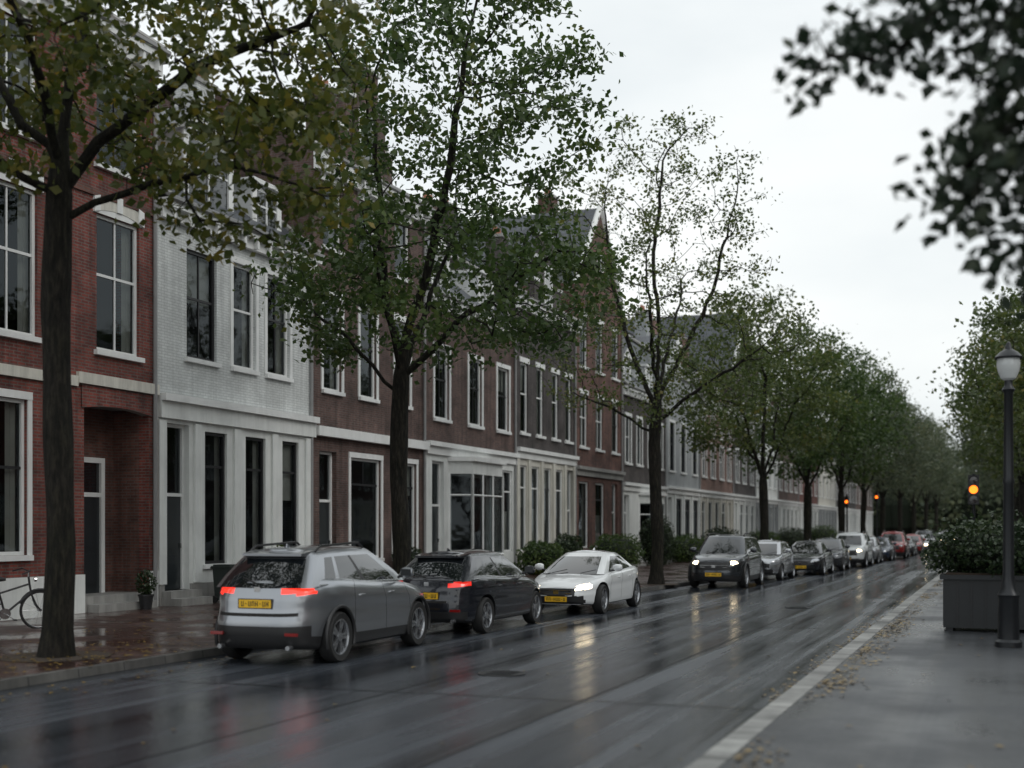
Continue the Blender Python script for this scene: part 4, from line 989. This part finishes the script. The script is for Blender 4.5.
def bike(x,y,rot,lean=0):
    e=empty('bicycle',(x,y,.12),rot); e.rotation_euler[0]=lean
    r=.34; mb=MB()
    for xc in (-.53,.53):
        mb.tube([(xc+math.cos(t)*r,0,r+math.sin(t)*r) for t in np.linspace(0,2*math.pi,33)],.02,'rubber',6,cap=False)
        mb.tube([(xc+math.cos(t)*(r-.025),0,r+math.sin(t)*(r-.025)) for t in np.linspace(0,2*math.pi,33)],.008,'rim',5,cap=False)
        for k in range(14):
            t=k*2*math.pi/14; mb.tube([(xc,.02*(-1)**k,r),(xc+math.cos(t)*(r-.02),0,r+math.sin(t)*(r-.02))],.0022,'rim',3,cap=False)
        mb.tube([(xc,-.05,r),(xc,.05,r)],.03,'rim',8)
        mb.tube([(xc+math.cos(t)*(r+.035),0,r+math.sin(t)*(r+.035)) for t in np.linspace(.3,2.8,14)],.022,'black_plastic',4)
    obj('wheels',mb.mesh('w',uv=False,smooth=True),e)
    mb=MB(); f='frame_black'; bb=(-.08,0,.29); st=(-.22,0,.78); hd=(.34,0,.82); hb=(.37,0,.66)
    mb.tube([bb,st],.02,f); mb.tube([bb,hb],.02,f); mb.tube([(-.19,0,.66),hd],.018,f); mb.tube([hb,hd,(.32,0,.95)],.02,f)
    for s_ in (-.05,.05):
        mb.tube([bb,(-.53,s_,r)],.012,f,6); mb.tube([(-.2,0,.68),(-.53,s_,r)],.012,f,6); mb.tube([hb,(.45,s_,.45),(.53,s_,r)],.014,f,6)
    mb.tube([(.32,0,1.05),(.32,0,.9)],.014,'chrome'); mb.tube([(.12,-.29,1.03),(.28,-.24,1.08),(.32,0,1.05),(.28,.24,1.08),(.12,.29,1.03)],.013,'frame_black',6)
    mb.tube([st,(-.24,0,.9)],.013,'chrome'); mb.tube([(-.38,0,.92),(-.25,0,.93),(-.08,0,.91)],[.09,.07,.025],'black_plastic',8)
    mb.lathe([(0,-.02),(.1,-.02),(.1,.0),(0,.0)],'chrome',bb,axis='y',sides=16); mb.tube([(-.08,-.08,.29),(.05,-.09,.2)],.01,'chrome'); mb.tube([(-.08,.08,.29),(-.2,.09,.38)],.01,'chrome')
    mb.box(.03,.09,-.16,-.08,.18,.2,'black_plastic'); mb.box(-.24,-.17,.08,.16,.37,.39,'black_plastic')
    mb.box(-.72,-.32,-.06,.06,.72,.74,'black_plastic'); mb.tube([(.42,0,.9),(.46,0,.9)],.04,'chrome',8); mb.tube([(-.1,.05,.28),(-.2,.14,.01)],.009,'chrome',5)
    obj('frame',mb.mesh('f',uv=False,smooth=True),e)
bike(-16.6,17.65,R(60),R(4))
rng=np.random.default_rng(9); pts=[]
def sc(n,xf,yf,z):
    a=np.stack([xf(n),yf(n),np.full(n,z)],1); pts.append(a)
sc(500,lambda n:-12.5+rng.normal(0,1.0,n),lambda n:14.2+rng.normal(0,1.6,n),.14)
sc(500,lambda n:-11.5+rng.uniform(-5,0.1,n),lambda n:rng.uniform(8,30,n),.135)
sc(260,lambda n:-10.85+np.abs(rng.normal(0,.35,n)),lambda n:rng.uniform(5,30,n),.015)
cl=rng.uniform(4,46,22); w_=rng.uniform(.3,1.2,22)
def clus(n):
    k=rng.integers(0,22,n); return cl[k]+rng.normal(0,1,n)*w_[k]
sc(1000,lambda n:-1.96+np.abs(rng.normal(0,.2,n)),clus,.135)
sc(500,lambda n:-2.3-np.abs(rng.normal(0,.12,n)),clus,.012)
sc(90,lambda n:rng.uniform(-1.9,3,n),lambda n:rng.uniform(4,40,n),.135)
sc(70,lambda n:rng.uniform(-9,-3,n),lambda n:rng.uniform(5,40,n),.012)
pt=np.vstack(pts)
kx=np.array([kerbx(q) for q in pt[:,1]]); bad=(pt[:,2]>.1)&(pt[:,0]>kx)&(pt[:,0]<-2.25); pt=pt[~bad]
obj('fallen_leaves',leafmesh('fl',pt,.08,'leaf_fallen',rng,flat=2,droop=0))
mb=MB()
for (x,y) in ((-12.5,14.2),(-11.8,23.7),(-10.4,39.5)):
    n=24; ring=[(x+.75*math.cos(t*2*math.pi/n)*(1+.1*math.sin(t*3)),y+.8*math.sin(t*2*math.pi/n),.128) for t in range(n)]
    mb.face(ring,'soil')
obj('tree_pit_soil',mb.mesh('pits',uv=False))

# ------------------------------------------------------------------ world, sun, camera
w=bpy.data.worlds.new('World'); scene.world=w; w.use_nodes=True; nt=w.node_tree; nt.nodes.clear()
SE,SR=R(40),R(105)
sky=N(nt,'ShaderNodeTexSky',sky_type='NISHITA'); sky.sun_disc=False; sky.sun_elevation=SE; sky.sun_rotation=SR; sky.air_density=1.5; sky.dust_density=4
b1=N(nt,'ShaderNodeBackground'); b1.inputs[1].default_value=.09; L_(nt,sky.outputs[0],b1.inputs[0])
g=N(nt,'ShaderNodeTexCoord').outputs['Generated']
f=noise(nt,mapping(nt,g,(1.2,1.2,3)),1.6,6,.5)
c=ramp(nt,f,[(.3,(.70,.755,.785)),(.5,(.86,.90,.91)),(.68,(.97,.99,.98))])
b2_=N(nt,'ShaderNodeBackground'); L_(nt,c,b2_.inputs[0]); b2_.inputs[1].default_value=1.14
mx=N(nt,'ShaderNodeMixShader'); mx.inputs[0].default_value=.9
o=N(nt,'ShaderNodeOutputWorld'); L_(nt,b1.outputs[0],mx.inputs[1]); L_(nt,b2_.outputs[0],mx.inputs[2]); L_(nt,mx.outputs[0],o.inputs[0])
sl=bpy.data.lights.new('sun','SUN'); sl.energy=.5; sl.angle=R(20); sl.color=(1,.98,.95); so=bpy.data.objects.new('sun',sl); scene.collection.objects.link(so)
dirv=Vector((math.sin(SR)*math.cos(SE),math.cos(SR)*math.cos(SE),math.sin(SE)))
so.rotation_euler=dirv.to_track_quat('Z','Y').to_euler(); so.location=(20,10,30)
cam=bpy.data.cameras.new('camera'); co=bpy.data.objects.new('camera',cam); scene.collection.objects.link(co)
co.location=(0,0,1.95); co.rotation_euler=(R(90),0,R(21.33)); cam.sensor_width=36; cam.lens=1250/1024*36; cam.shift_y=(528-384)/1024
cam.clip_end=4000; cam.dof.use_dof=True; cam.dof.focus_distance=27; cam.dof.aperture_fstop=.7
scene.camera=co
scene.view_settings.view_transform='Standard'; scene.view_settings.look='None'; scene.view_settings.exposure=0
